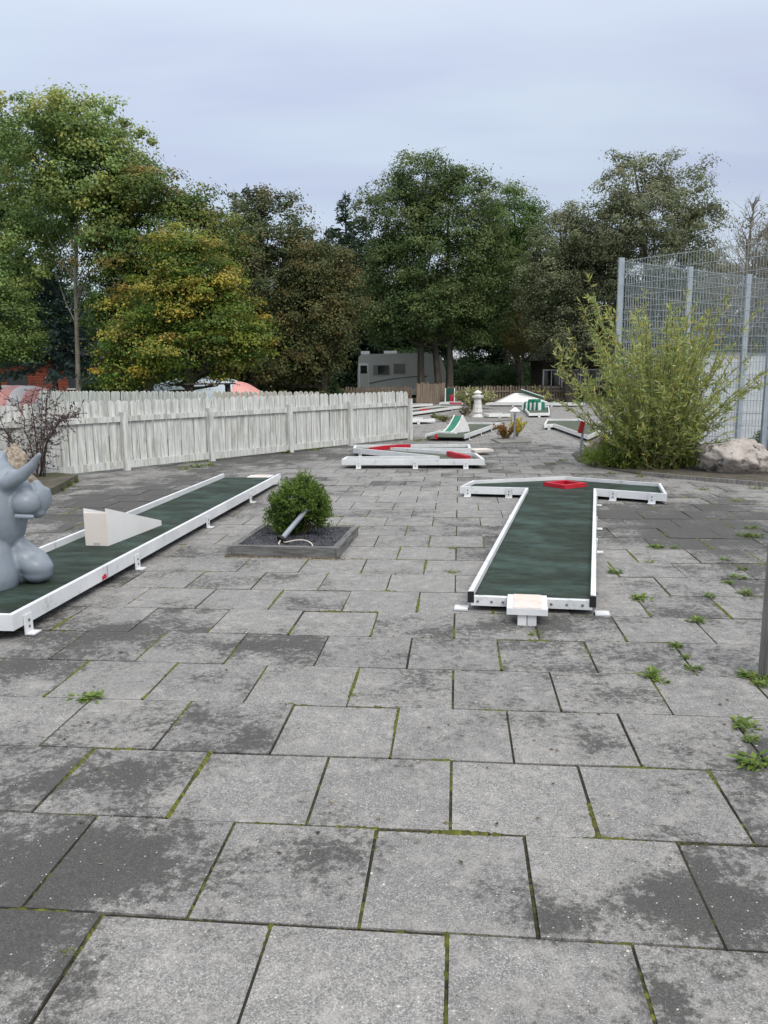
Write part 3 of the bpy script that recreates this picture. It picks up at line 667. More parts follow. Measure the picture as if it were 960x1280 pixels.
def merge(parts):
    V_, F_, T_, o_ = [], [], [], 0
    for v, f, t in parts: V_.append(v); F_.append(f + o_); T_.append(t); o_ += len(v)
    return np.concatenate(V_), np.concatenate(F_), np.concatenate(T_)
def pal(rg, n, cols, jit=0.22):
    cols = np.array(cols); return cols[rg.integers(0, len(cols), n)]*rg.uniform(1-jit, 1+jit, (n, 1))

def boxwood():
    rg = np.random.default_rng(21); bc_ = at(376, 668, 7.25)
    base_p = Vector((bc_.x, 7.25, 0.055)); t = empty('box_shrub', base_p, 'small bushy green box shrub growing in the timber planter', 'shrub')
    st = MB()
    for k in range(46):
        a = rg.uniform(0, 6.28); r = rg.uniform(.05, .26); z = rg.uniform(.15, .46)
        st.tube([(0, 0, -.01), (r*.45*math.cos(a), r*.45*math.sin(a), z*.5), (r*math.cos(a), r*math.sin(a), z)], [.008, .005, .002], 5)
    child(t, 'stems', st.mesh('stems'), mat='twig')
    n = 900; d = rg.normal(0, 1, (n, 3)); d /= np.linalg.norm(d, axis=1)[:, None]; rr = rg.uniform(.55, 1.0, n)**.6
    lump = 1 + .13*np.sin(d[:, 0]*5+1)*np.cos(d[:, 1]*4) + .12*rg.normal(0, 1, n).clip(-1, 1.6)*.6
    lump = lump*(1 + .09*np.sin(d[:, 0]*3.1+d[:, 2]*4+.6) + .10*np.sin(d[:, 1]*6+d[:, 0]*5))
    C = d*np.array((.265, .25, .225))*(rr*lump)[:, None] + np.array((0, 0, .265))
    C[:, 2] += np.where((C[:, 0] > -.02) & (C[:, 0] < .14), .05, 0) - np.where(C[:, 0] < -.15, .035, 0)
    C[:, 2] = C[:, 2].clip(.01)
    parts = []
    m_ = 34; K = np.repeat(C, m_, 0); dd = np.repeat(d, m_, 0)
    off = rg.uniform(-.5, 1.2, (len(K), 1))*dd*.04 + rg.normal(0, .013, (len(K), 3))
    P_ = K + off; P_[:, 2] += np.abs(off).sum(1)*.25
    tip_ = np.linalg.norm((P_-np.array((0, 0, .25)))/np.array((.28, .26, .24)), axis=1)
    mixv = ((tip_-.65)*1.8 + rg.normal(0, .25, len(P_))).clip(0, 1)[:, None]  # inner leaves get a darker colour: shade inside the shrub painted into the tint
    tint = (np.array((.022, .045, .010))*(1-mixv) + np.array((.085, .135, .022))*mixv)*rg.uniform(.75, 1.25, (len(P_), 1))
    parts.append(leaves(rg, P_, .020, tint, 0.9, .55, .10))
    spr = []
    for k in range(46):
        a = rg.uniform(0, 6.28); e = rg.uniform(.0, 1.45); dd = np.array((math.cos(a)*math.cos(e), math.sin(a)*math.cos(e), math.sin(e))); p0 = dd*np.array((.25, .24, .22)) + np.array((0, 0, .26))
        L_ = rg.uniform(.03, .075); g = dd*.7 + np.array((0, 0, .6)); spr.append([p0, p0 + g*L_*.6, p0 + g*L_ + rg.normal(0, .008, 3)])
    parts.append(stem_leaves(rg, spr, 240, .021, [(.03, .055, .012), (.05, .085, .016)], [(.085, .13, .025), (.10, .14, .03)], .55, start=0))
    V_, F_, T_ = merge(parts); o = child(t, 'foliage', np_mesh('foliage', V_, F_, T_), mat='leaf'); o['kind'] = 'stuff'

# fallen lamp post resting in the shrub, with its cut cables
pA_ = gnd(352, 674, .118); pB_ = at(390, 629, 7.10); axis = (pB_-pA_).normalized()
lp = empty('lamp_post', (pA_.x, pA_.y, .066), 'toppled grey metal lamp post lying across the box shrub', 'lamp post')
c0 = Vector(lp.location); m = MB(); m.tube([pA_-c0, lerp(pA_, pB_, .5)-c0, pB_-c0], [.024, .023, .022], 16); child(lp, 'tube', m.mesh('tube', True), mat='steel_tube')
m = MB(); m.tube([pA_-c0-axis*.012, pA_-c0+axis*.012], [.044, .044], 20); child(lp, 'flange', m.mesh('flange', True), mat='black_rubber')
m = MB(); m.tube([pA_-c0-axis*.014, pA_-c0-axis*.006], [.021, .021], 14); child(lp, 'end_shade_disc', m.mesh('end_shade_disc'), mat='hollow_shade')  # solid black disc painted as the shade inside the tube end
def bez(pts, n=14):
    pts = [Vector(p) for p in pts]; out = []
    for i in range(n+1):
        t = i/n; q = pts[:]
        while len(q) > 1: q = [lerp(a, b, t) for a, b in zip(q, q[1:])]
        out.append(q[0])
    return out
st_ = pA_-c0-axis*.014
m = MB(); m.tube(bez([st_, st_-axis*.06+Vector((.0, -.03, .0)), Vector((st_.x+.02, st_.y-.05, .004))]), .007, 6); child(lp, 'cable', m.mesh('cable'), mat='cable')
e_ = gnd(391, 680, .10)-c0; e_.z = .012
m = MB(); m.tube(bez([st_+Vector((.02, .0, -.01)), st_+Vector((.06, -.06, -.03)), Vector((st_.x+.14, st_.y+.0, .085)), Vector((e_.x-.01, e_.y+.06, .06)), e_]), .006, 6); child(lp, 'cable', m.mesh('cable'), mat='cable')

# ------------------------------------------------------------------ grey moulded figure on the long lane
def figure():
    Y0 = gnd(46, 729, .105).y + 0.04
    P_ = lambda px, py, dy=0.0: at(px, py, Y0+dy)
    s = Y0/F_PX
    m = MB()
    def ell(c, r, rot=None, n=20):
        M = Matrix.Translation(c)
        if rot: M = M @ rot
        M = M @ Matrix.Diagonal((r[0], r[1], r[2], 1))
        bmesh.ops.create_icosphere(m.bm, subdivisions=3, radius=1, matrix=M)
    E = lambda px, py, rx, ry, dy=0, dep=None, ang=0: ell(P_(px, py, dy), (rx*s, (dep or (rx+ry)/2)*s, ry*s), Matrix.Rotation(R(ang), 4, 'Y'))
    def limb(pts):
        for (a, b) in zip(pts, pts[1:]):
            for i in range(9):
                t = i/8; px, py, r, dy = [a[k]+(b[k]-a[k])*t for k in range(4)]; E(px, py, r, r, dy)
    E(-4, 640, 36, 56, .02, 40)                    # neck and head column
    E(6, 606, 26, 22, .02, 28)                     # brow
    E(18, 594, 10, 8, -.06)                        # brow bump
    E(-14, 600, 34, 30, .04, 34)                   # skull
    limb([(10, 604, 9.5, -.09), (26, 595, 8.5, -.10), (40, 582, 6.0, -.11), (49, 568.5, 3.4, -.12)])   # near horn
    limb([(-2, 598, 11, .10), (1, 580, 9.0, .12), (2, 569, 6.5, .13)])                                  # far ear
    E(32, 629, 18, 17, -.03, 18)                 # cheek
    E(26, 612, 13, 16, .03)                        # bridge
    E(50, 624, 12, 20, .12, 15); E(55, 622, 9, 15, .14, 14); E(57, 615, 7, 7, .15); E(57, 631, 7, 6, .15); E(46, 607, 6.5, 8, .13)                   # muzzle
    E(45, 641, 12, 7, .10, 12)                     # lower lip
    E(10, 662, 19, 26, .03)                        # throat
    E(-30, 690, 62, 58, .16, 50)                   # trunk
    E(10, 692, 22, 26, .08)                        # chest
    E(30, 700, 22, 20, .02); E(45, 707, 22, 16, .0, 20, 20); E(47, 716, 19, 13, 0, 18)                 # far foot, drawn forward
    E(24, 718, 18, 13, .02)
    limb([(24, 684, 14, .04), (50, 699, 11, .01), (58, 708, 9, 0)])
    limb([(-50, 640, 20, -.05), (-20, 700, 34, -.12), (-14, 722, 36, -.13)])                           # near thigh
    limb([(-14, 722, 34, -.13), (-38, 744, 24, -.12), (-60, 748, 22, -.12)])
    E(-80, 735, 30, 18, -.05)                      # seat and rear foot, outside the picture
    E(-90, 690, 40, 52, .15, 44)
    me0 = m.mesh('tmp'); o = bpy.data.objects.new('tmp', me0); col.objects.link(o)
    rm = o.modifiers.new('r', 'REMESH'); rm.mode = 'VOXEL'; rm.voxel_size = 0.009
    sm = o.modifiers.new('s', 'SMOOTH'); sm.factor = 0.5; sm.iterations = 12
    dg = bpy.context.evaluated_depsgraph_get(); me = bpy.data.meshes.new_from_object(o.evaluated_get(dg)); bpy.data.objects.remove(o)
    me.polygons.foreach_set('use_smooth', [True]*len(me.polygons))
    zmin = min(v.co.z for v in me.vertices)
    b = P_(-20, 729, .05); t = empty('moulded_figure', (b.x, b.y, .105), 'large glossy grey moulded creature with pointed horn and big foot sitting on the lane', 'statue')
    for v in me.vertices: v.co.z = max(v.co.z, .104)
    me.transform(Matrix.Translation(-Vector(t.location)))
    me.name = 'body'; me.materials.clear(); child(t, 'body', me, mat='grey_plastic')
    mk = MB(); c0 = Vector(t.location); mk.tube([P_(20, 645.5, -.115)-c0, P_(31, 646, -.125)-c0, P_(42, 646.3, -.115)-c0], [3.2*s, 3.0*s, 2.8*s], 14); mk.bevel(.004, 2)
    child(t, 'peg', mk.mesh('peg', True), mat='grey_plastic')
figure()

# ------------------------------------------------------------------ fences
def picket_mesh(w, h, th, style='round', seed=0):
    m = MB(); hw = w/2
    if style == 'round':
        top_ = [(-hw, h-.085), (-hw*.92, h-.045), (-hw*.55, h-.012), (0, h), (hw*.55, h-.012), (hw*.92, h-.045), (hw, h-.085)]
    elif style == 'dog': top_ = [(-hw, h-.04), (-hw*.4, h), (hw*.4, h), (hw, h-.04)]
    else: top_ = [(-hw, h), (hw, h)]
    prof = [(hw, 0), *reversed(top_), (-hw, 0)]
    m.hexa([(x, -th/2, z) for x, z in prof], [(x, th/2, z) for x, z in prof]); me = m.mesh('picket'); return me
def fence(A, B, h, label, mat, pitch=.142, w=.131, posts=(), rails=(.86, .06), rail_h=.09, post_h=.98, style='round', cat='fence', z0=.05, jit=.007, pw=.1, group=None, rail_side=-1):
    """rails and posts on the side that faces the viewer, pickets behind them"""
    A = Vector((A[0], A[1], 0)); B = Vector((B[0], B[1], 0)); L_ = (B-A).length; ang = math.atan2((B-A).y, (B-A).x)
    t = empty('picket_fence', A, label, cat, group, rz=ang); rr = random.Random(int(L_*100)+int(h*100))
    ms = []
    for k in range(4):
        me = picket_mesh(w*rr.uniform(.92, 1.04), h-z0, .02, style, k); me.materials.append(MATS[mat]); ms.append(me)
    n = int(L_/pitch)
    for i in range(n):
        child(t, 'picket', rr.choice(ms), loc=((i+.5)*pitch+rr.uniform(-1, 1)*.006, rr.uniform(-1, 1)*.004, z0+rr.gauss(0, jit)), rot=(rr.gauss(0, .008), rr.gauss(0, .011), rr.gauss(0, .012)))
    for ri, z in enumerate(rails):
        hh = rail_h*(1.35 if ri == len(rails)-1 and len(rails) > 1 else 1)
        segs = [0]+list(posts)+[L_] if posts else [0, L_]
        for s0, s1 in zip(segs, segs[1:]):
            if s1-s0 < .05: continue
            m = MB(); m.box(((s0+s1)/2, rail_side*.034, z+rr.uniform(-.006, .006)), (s1-s0-.006, .04, hh)); m.bevel(.005); me = m.mesh('rail'); child(t, 'rail', me, mat=mat)
    for s in posts:
        m = MB(); m.box((s, rail_side*.075, post_h/2), (pw, pw*.9, post_h)); m.bevel(.006); child(t, 'post', m.mesh('post'), mat=mat)
    return t
FA2 = FA - FDIR*2.6; LF = (FB-FA2).length
pp = [(gnd(*q)-FA2).dot(FDIR) for q in ((42, 602), (183, 591), (292, 579), (381, 567), (447, 558), (509, 549.5))]
pp[-1] = LF - .05
fence(FA2, FB, 1.17, 'long white picket fence with rounded tips, rails facing the paving', 'fence_white', posts=pp, rails=(.865, .10))
# second fence behind it, farther off on the lawn
fence((-9.6, 22.2), (-4.05, 18.65), 1.22, 'white picket fence standing on the lawn behind the long white fence', 'fence_white', posts=(.1, 2.1, 4.1, 6.1), rails=(.85, .1), rail_side=1)
fence((-3.98, 18.6), (-1.3, 16.85), 1.22, 'greyed worn picket fence section behind the long white fence', 'fence_old', posts=(.1, 1.8, 3.1), rails=(.85, .1), rail_side=1)
# brown fence at the end of the course
YF = 43.2
fl = lambda px, Y=YF: at(px, 500, Y)
fence(fl(405, 44.5), fl(518.5, 43.0), .93, 'low brown picket fence ending at the gap in front of the camper', 'fence_brown', pitch=.155, w=.115, posts=(.2, 2.2, 4.6), rails=(.7, .25), rail_side=1, style='dog', post_h=.9, jit=.03)
fence(fl(520.5, 42.2), fl(558, 43.0), 1.12, 'taller brown picket section beside the gap in the fence', 'fence_brown', pitch=.125, w=.112, posts=(.1, 1.6), rails=(.8, .25), rail_side=1, style='dog', post_h=.95, jit=.04)
fence(fl(558.5, 43.2), fl(722, 43.6), .92, 'long brown picket fence with rails behind the white mound lane', 'fence_brown', pitch=.150, w=.10, posts=(.5, 3.5, 5.1, 6.9), rails=(.62, .18), rail_side=-1, style='dog', post_h=.95, jit=.02)
slab_t = MB(); a = gnd(505, 506.5); b = gnd(552, 501.5); d = (b-a).normalized(); l = Vector((-d.y, d.x, 0))*.2
slab_t.prism([(v.x, v.y) for v in (a, b, b+l, a+l)], 0, .3); slab_t.bevel(.02)
tag(slab_t.build('timber_edging', 'fence_brown'), 'low brown timber edging along the brown fence', 'edging')

# ------------------------------------------------------------------ steel mesh cage on the right
def mesh_fence():
    D1, D3 = 14.7, 17.3; HF = 3.52
    p1 = at(770, 500, D1); p3 = at(926, 500, D3); p1.z = p3.z = 0
    d = (p3-p1); p2 = p1 + d*.5; p4 = p1 + d*1.5; p5 = p1 + d*2.0
    n1 = at(905, 322, 13.25); n1.z = 0; dn_ = (n1-p1).normalized()
    def panel(parent, a, b, z0, z1, c):
        L_ = (b-a).length; dd = (b-a)/L_; m = MB(); r = .0036
        n = int(L_/.05)
        for i in range(n+1):
            p = a + dd*(i*L_/n) - c; m.tube([(p.x, p.y, z0), (p.x, p.y, z1+.02)], r, 4, False)
        k = int((z1-z0)/.2)
        for i in range(k+1):
            z = z0 + (z1-z0)*i/k
            for s in (-.006, .006):
                off = Vector((-dd.y, dd.x, 0))*s
                m.tube([a+off-c+Vector((0, 0, z)), b+off-c+Vector((0, 0, z))], r*1.15, 4, False)
        o = child(parent, 'wire_panel', m.mesh('wire_panel'), mat='wire_galv'); return o
    def post(parent, p, c, h, w=.095):
        m = MB(); m.box((p.x-c.x, p.y-c.y, h/2), (w, w*.7, h)); m.bevel(.008); child(parent, 'post', m.mesh('post'), mat='galv')
    c = p1.copy(); t = empty('wire_mesh_fence', c, 'tall galvanised wire mesh cage fence receding behind the willow, white boards at its foot', 'fence')
    for p in (p1, p2, p3, p4, p5): post(t, p, c, HF+.06)
    for a, b in ((p1, p2), (p2, p3), (p3, p4), (p4, p5)): panel(t, a, b, .06, HF, c)
    off = Vector((-d.y, d.x, 0)).normalized()*.09
    for a, b in ((p2+d*.02, p3), (p3, p4), (p4, p5)):
        m = MB(); q0, q1 = a+off+d*.002-c, b+off-d*.002-c; w = off.normalized()*.025
        m.prism([(v.x, v.y) for v in (q0-w, q1-w, q1+w, q0+w)], .05, 1.9); child(t, 'foot_board', m.mesh('foot_board'), mat='board_white')
        m = MB(); m.prism([(v.x, v.y) for v in (q0-w*2, q1-w*2, q1+w*2, q0+w*2)], 1.902, 1.95); child(t, 'board_rail', m.mesh('board_rail'), mat='caravan_grey')
    c2 = p1 + dn_*.12; t2 = empty('wire_mesh_fence', c2, 'near wing of the galvanised mesh cage running behind the pink boulder', 'fence')
    e = [p1 + dn_*k for k in (.12, 2.75, 5.2)]
    pe = at(956, 520, 12.6); 
    for p in e[1:]: post(t2, p, c2, HF+.06)
    for a, b in zip(e, e[1:]): panel(t2, a, b, .06, HF, c2)
mesh_fence()

# ------------------------------------------------------------------ beds, boulders, edge post, sign
m = MB(); m.prism([(v.x, v.y) for v in (gnd(715, 568), gnd(722, 577), gnd(745, 585), gnd(800, 593), gnd(870, 599.5), gnd(960, 607), gnd(1080, 606), gnd(1080, 560), gnd(960, 555), gnd(790, 556), gnd(740, 560))], -.05, .022); m.bevel(.01)
tag(m.build('planting_bed', 'soil'), 'soil bed under the willow bush and boulder', kind='structure')
m = MB(); q = [gnd(*v) for v in ((800, 594.3), (870, 600.8), (960, 608.2), (1080, 609))]
for a, b in zip(q, q[1:]):
    d = (b-a).normalized(); s = Vector((-d.y, d.x, 0))*.06; m.prism([(v.x, v.y) for v in (a, b, b+s, a+s)], -.04, .055)
m.bevel(.008); tag(m.build('kerb', 'post_grey'), 'low dark kerb along the planting bed', kind='structure')
m = MB(); m.prism([(v.x, v.y) for v in (gnd(-40, 650), gnd(60, 622), gnd(78, 613), gnd(98, 601), gnd(70, 598.5), gnd(-40, 607))], -.05, .10); m.bevel(.02)
tag(m.build('planting_bed', 'soil'), 'raised soil bed at the foot of the dark twiggy shrub', kind='structure')

def boulder(name, c, r, mat, label, seed, rz=0, squash=.0):
    rg = random.Random(seed); m = MB(); bmesh.ops.create_icosphere(m.bm, subdivisions=5, radius=1)
    from mathutils import noise
    for v in m.bm.verts:
        n_ = v.co.normalized(); k = 1 + .26*noise.noise(n_*1.25+Vector((seed, 0, 0))) + .15*noise.noise(n_*3.1+Vector((0, seed, 0))) + .055*noise.noise(n_*8+Vector((0, 0, seed))) + .028*noise.noise(n_*19)
        # broken planes
        for a in range(4 if r[0] > .3 else 0):
            q = Vector((math.cos(seed+a*1.7), math.sin(seed*1.3+a*2.1), .55*math.cos(a*2.3+seed))).normalized(); dd = n_.dot(q)
            if dd*k > .78: k *= .78/(dd*k)*.75+.25
        v.co = Vector((n_.x*r[0]*k, n_.y*r[1]*k, n_.z*r[2]*k))
    me = m.mesh(name); me.polygons.foreach_set('use_smooth', [True]*len(me.polygons))
    o = link(name, me, mat); o.location = c; o.rotation_euler = (0, 0, rz); return tag(o, label, 'boulder')
pb_ = gnd(926, 593); boulder('boulder', (pb_.x+.02, pb_.y+.22, .20), (.55, .42, .32), 'rock_pink', 'large pinkish granite boulder at the edge of the bed', 3)
p = gnd(752, 579); boulder('boulder', (p.x, p.y+.15, .16), (.20, .2, .27), 'rock_grey', 'small brown boulder half hidden beside the sign post', 7)
p = at(17, 570, 10.6); boulder('boulder', (p.x, 10.6, p.z-.14), (.175, .18, .27), 'rock_conglomerate', 'upright rough pebbly boulder behind the grey figure', 11)
p = at(17, 570, 10.6); boulder('boulder', (p.x-.05, 10.62, .12), (.3, .26, .26), 'rock_grey', 'low grey boulder carrying the pebbly boulder', 13)
p = gnd(955.5, 846); m = MB(); m.box((.045, .03, .62), (.10, .09, 1.24)); m.bevel(.007)
o = m.build('wooden_post', 'post_grey'); o.location = (p.x+.008, p.y, 0); tag(o, 'weathered grey upright post rising from the weedy paving', 'post')
p = gnd(724, 573); sg = empty('course_sign', p, 'leaning grey stake with a small red sign plate', 'sign')
q = at(730, 530, p.y+.02); m = MB(); m.tube([(0, 0, -.01), (q.x-p.x, .02, q.z)], .022, 10); child(sg, 'stake', m.mesh('stake', True), mat='steel_tube')
q2 = at(726.5, 534, p.y-.02); m = MB(); m.box((0, 0, 0), (.12, .02, .22), Matrix.Translation((q2.x-p.x, -.035, q2.z)) @ Matrix.Rotation(R(14), 4, 'Y') @ Matrix.Rotation(R(35), 4, 'Z')); m.bevel(.006); child(sg, 'sign_plate', m.mesh('sign_plate'), mat='red_sign')

# lantern, garden lamp, beds between the far lanes
p = gnd(597, 522.5); ln = empty('stone_lantern', p, 'white cast stone lantern column with flared foot and cap', 'lantern')
m = MB(); m.lathe([(.22, 0), (.22, .06), (.17, .08), (.16, .13), (.10, .20)], 8); child(ln, 'foot', m.mesh('foot'), mat='cast_concrete')
for k in range(3):
    z = .20+k*.16; r0 = .175-.02*k; m = MB(); m.lathe([(r0, z), (r0-.012, z+.152)], 8); child(ln, 'block', m.mesh('block'), mat='cast_concrete')
m = MB(); m.lathe([(.12, .682), (.20, .72), (.22, .78), (.15, .80)], 8); child(ln, 'capital', m.mesh('capital'), mat='cast_concrete')
m = MB(); m.lathe([(.10, .80), (.11, .88), (.16, .90), (.05, .97), (.02, .99)], 8); child(ln, 'cap', m.mesh('cap'), mat='cast_concrete')
p = gnd(643, 551); gl = empty('garden_lamp', p, 'small grey garden lamp post with a white cone shade', 'lamp post')
m = MB(); m.lathe([(.05, 0), (.05, .02), (.024, .03), (.022, .60), (.03, .61)], 12); child(gl, 'post', m.mesh('post', True), mat='steel_tube')
m = MB(); m.lathe([(.035, .61), (.05, .68)], 12); child(gl, 'lamp_head', m.mesh('lamp_head', True), mat='caravan_white')
m = MB(); m.lathe([(.12, .675), (.125, .69), (.04, .76), (.015, .78)], 16); child(gl, 'lamp_shade', m.mesh('lamp_shade', True), mat='white_far')
def bed(pix, label, mat='gravel_bed', z=.03):
    m = MB(); m.prism([(gnd(*q).x, gnd(*q).y) for q in pix], -.05, z); m.bevel(.01); tag(m.build('planting_bed', mat), label, kind='structure')
bed(((614, 550), (625, 555), (664, 553.5), (664, 549), (630, 546)), 'gravel bed round the garden lamp')
bed(((552, 522), (560, 530), (600, 529), (640, 526), (640, 520), (600, 513), (568, 513)), 'gravel bed round the stone lantern')

# ------------------------------------------------------------------ shrubs and weeds
def shoots(rg, base_r, n, hmin, hmax, spread, segs=7, sag=.15):
    out = []
    for k in range(n):
        a = rg.uniform(0, 2*math.pi); r0 = base_r*math.sqrt(rg.uniform(0, 1)); h = rg.uniform(hmin, hmax); sp = spread*rg.uniform(.15, 1)
        a2 = a + rg.normal(0, .35); pts = []
        for i in range(segs+1):
            t = i/segs; rr = r0 + sp*(t**1.35); z = h*(t - sag*(sp/spread)*t*t)
            pts.append(np.array((rr*math.cos(a2 if i else a) + rg.normal(0, .015)*t*2, rr*math.sin(a2 if i else a) + rg.normal(0, .015)*t*2, z)))
        out.append(pts)
    return out
def stem_leaves(rg, sh, per_m, ln, cols, tips, aspect=.2, start=.12, fold=.05, spreadang=1.15, droop=.16):
    C, D, T = [], [], []
    for pts in sh:
        cut = [np.linalg.norm(b-a) for a, b in zip(pts, pts[1:])]
        for (a, b), L_, i in zip(zip(pts, pts[1:]), cut, range(99)):
            t0 = i/len(cut)
            if t0 < start: continue
            n = max(1, int(L_*per_m*rg.uniform(.7, 1.3)))
            u = rg.uniform(0, 1, n)[:, None]; C.append(a + (b-a)*u)
            d = (b-a)/max(L_, 1e-6); dd = d[None]*.8 + rg.normal(0, spreadang*.6, (n, 3)); dd /= np.linalg.norm(dd, axis=1)[:, None]; D.append(dd)
            w = ((t0-.6)*2 + rg.normal(0, .3, n)).clip(0, 1)[:, None]
            T.append(pal(rg, n, cols)*(1-w) + pal(rg, n, tips)*w)
    C, D, T = np.concatenate(C), np.concatenate(D), np.concatenate(T); n = len(C)
    x = np.cross(D, rg.normal(0, 1, (n, 3))); x /= np.linalg.norm(x, axis=1)[:, None]; z = np.cross(x, D)
    rot = np.stack([x, D, z], 2); return leaves(rg, C + D*ln*.5, ln, T, aspect=aspect, fold=fold, rot=rot, droop=droop)
def stems_mesh(sh, r0, r1, n=4):
    m = MB()
    for pts in sh: m.tube([Vector(p) for p in pts], list(np.linspace(r0, r1, len(pts))), n, False)
    return m.mesh('stems')
def willow():
    rg = np.random.default_rng(77); p = gnd(822, 588); p.y += .35
    t = empty('willow_bush', p, 'tall loose willow bush with narrow yellow green leaves in front of the mesh fence', 'bush')
    sh = shoots(rg, .42, 88, 1.2, 2.25, 1.5, sag=.08) + shoots(rg, .4, 46, 1.9, 2.85, 1.1, sag=.02) + shoots(rg, .5, 60, .5, 1.2, .85)
    # a few taller leaders on the side towards the brown fence
    for q in ((735, 345, .0), (745, 395, .1), (688, 425, .15), (700, 435, -.1), (912, 400, .2), (845, 385, .0), (875, 400, -.1), (790, 390, .1), (925, 430, .1), (715, 420, 0), (760, 380, .2)):
        e = np.array(at(q[0], q[1], p.y+q[2])-p); b0 = rg.normal(0, .12, 3)*np.array((1, 1, 0)); mid = (b0+e)/2 + np.array((e[0]*.12, 0, -.10))
        sh.append([b0 + (mid-b0)*2*s_ if s_ < .5 else mid + (e-mid)*(2*s_-1) for s_ in np.linspace(0, 1, 9)])
    side = []
    for pts in sh[:200]:
        for r in range(2):
            i = int(rg.integers(2, len(pts)-1)); a = pts[i]; d = pts[i]-pts[i-1]; d = d/np.linalg.norm(d); e = d*.5 + rg.normal(0, .55, 3); e[2] = abs(e[2])*.6+.15; e /= np.linalg.norm(e); L_ = rg.uniform(.2, .55)
            side.append([a, a+e*L_*.5, a+e*L_ + np.array((0, 0, -.03))])
    child(t, 'stems', stems_mesh(sh, .011, .003), mat='twig')['kind'] = 'stuff'; child(t, 'twigs', stems_mesh(side, .004, .0018, 3), mat='twig')['kind'] = 'stuff'
    cols = [(.13, .165, .044), (.165, .195, .06), (.105, .14, .046), (.20, .195, .045), (.16, .20, .085)]; tips = [(.25, .275, .10), (.28, .28, .085), (.30, .33, .17), (.32, .25, .05)]
    cols = [tuple(v*1.4 for v in c) for c in cols]
    P1 = stem_leaves(rg, sh, 44, .098, cols, tips, .24, start=.05); P2 = stem_leaves(rg, side, 52, .085, cols, tips, .26, start=0)
    # undergrowth at the base
    n = 5200; ra = np.sqrt(rg.uniform(0, 1, n)); aa = rg.uniform(0, 6.283, n); C = np.stack([ra*np.cos(aa)*.82, ra*np.sin(aa)*.45, np.abs(rg.normal(0, .34, n))+.04], 1); P3 = leaves(rg, C, .085, pal(rg, n, [(.07, .11, .02), (.11, .155, .03), (.15, .165, .03)]), .8, .28, .06)
    V_, F_, T_ = merge([P1, P2, P3]); o = child(t, 'foliage', np_mesh('foliage', V_, F_, T_), mat='leaf'); o['kind'] = 'stuff'
willow()
def small_shrub(name, p, r, h, cols, label, seed, n=900, lf=.05, aspect=.5, cat='shrub', stems='twig', spread=None, tips=None):
    rg = np.random.default_rng(seed); t = empty(name, p, label, cat)
    sh = shoots(rg, r*.25, max(10, int(n/45)), h*.5, h, spread or r)
    child(t, 'stems', stems_mesh(sh, .008, .003), mat=stems)['kind'] = 'stuff'
    L_ = sum(np.linalg.norm(b-a) for s in sh for a, b in zip(s, s[1:]))
    V_, F_, T_ = stem_leaves(rg, sh, n/L_, lf, cols, tips or cols, aspect, start=.15)
    o = child(t, 'foliage', np_mesh('foliage', V_, F_, T_), mat='leaf'); o['kind'] = 'stuff'; return t
p = gnd(632, 549.5); small_shrub('dwarf_shrub', p, .26, .42, [(.19, .085, .022), (.24, .12, .03), (.14, .09, .02)], 'round rusty orange dwarf shrub beside the garden lamp', 31, 1500, .05)
p = gnd(645, 546); small_shrub('dwarf_shrub', p, .26, .55, [(.42, .32, .02), (.36, .30, .03), (.2, .2, .03)], 'bright yellow dwarf shrub behind the garden lamp', 32, 700, .06)
p = gnd(594, 511); small_shrub('grafted_willow', p, .72, .98, [(.22, .23, .11), (.28, .28, .15), (.17, .18, .07)], 'pale yellow green round willow shrub behind the stone lantern', 33, 3600, .15, .5, spread=.85)
p = gnd(583, 521); small_shrub('dwarf_shrub', p, .26, .45, [(.09, .075, .04), (.12, .10, .05)], 'brownish dwarf shrub between ramp and stone lantern', 34, 600, .06)
p = gnd(556, 527); small_shrub('dwarf_shrub', p, .35, .22, [(.09, .11, .03), (.14, .14, .05), (.10, .085, .04)], 'low green ground shrub at the edge of the lantern bed', 35, 900, .06)
p = gnd(552, 525); small_shrub('dwarf_shrub', p+Vector((-.25, .0, 0)), .16, .26, [(.06, .11, .02), (.085, .13, .03)], 'tiny fresh green shrub at the corner of the lantern bed', 36, 400, .05)
# dark twiggy shrub by the left bed
def barberry():
    rg = np.random.default_rng(41); p = gnd(50, 604); p.z = .09
    t = empty('twiggy_shrub', p, 'sparse dark purple twiggy shrub in front of the white fence', 'shrub')
    sh = shoots(rg, .10, 11, .9, 1.7, .7, sag=.1)
    e = np.array(at(104, 517, p.y)-p); sh += [[np.zeros(3), np.array((.16, -.05, .5)), np.array((.42, -.1, .86)), e + rg.normal(0, .05, 3)] for k in range(3)]
    side = []
    for pts in sh:
        for r in range(22):
            i = int(rg.integers(2, len(pts))); a = pts[i]+(pts[i-1]-pts[i])*rg.uniform(0, .9); e = rg.normal(0, .6, 3); e[2] = e[2]*.7+.15; e /= np.linalg.norm(e); L_ = rg.uniform(.10, .34)
            side.append([a, a+e*L_*.5+rg.normal(0, .015, 3), a+e*L_+rg.normal(0, .02, 3)])
    child(t, 'stems', stems_mesh(sh, .011, .004, 5), mat='twig_dark')['kind'] = 'stuff'; child(t, 'twigs', stems_mesh(side, .004, .0016, 3), mat='twig_dark')['kind'] = 'stuff'
    V_, F_, T_ = stem_leaves(rg, side, 34, .034, [(.055, .032, .036), (.085, .05, .05), (.04, .026, .028), (.10, .075, .06)], [(.07, .04, .04)], .6, start=0)
    o = child(t, 'foliage', np_mesh('foliage', V_, F_, T_), mat='leaf'); o['kind'] = 'stuff'
barberry()
boxwood()
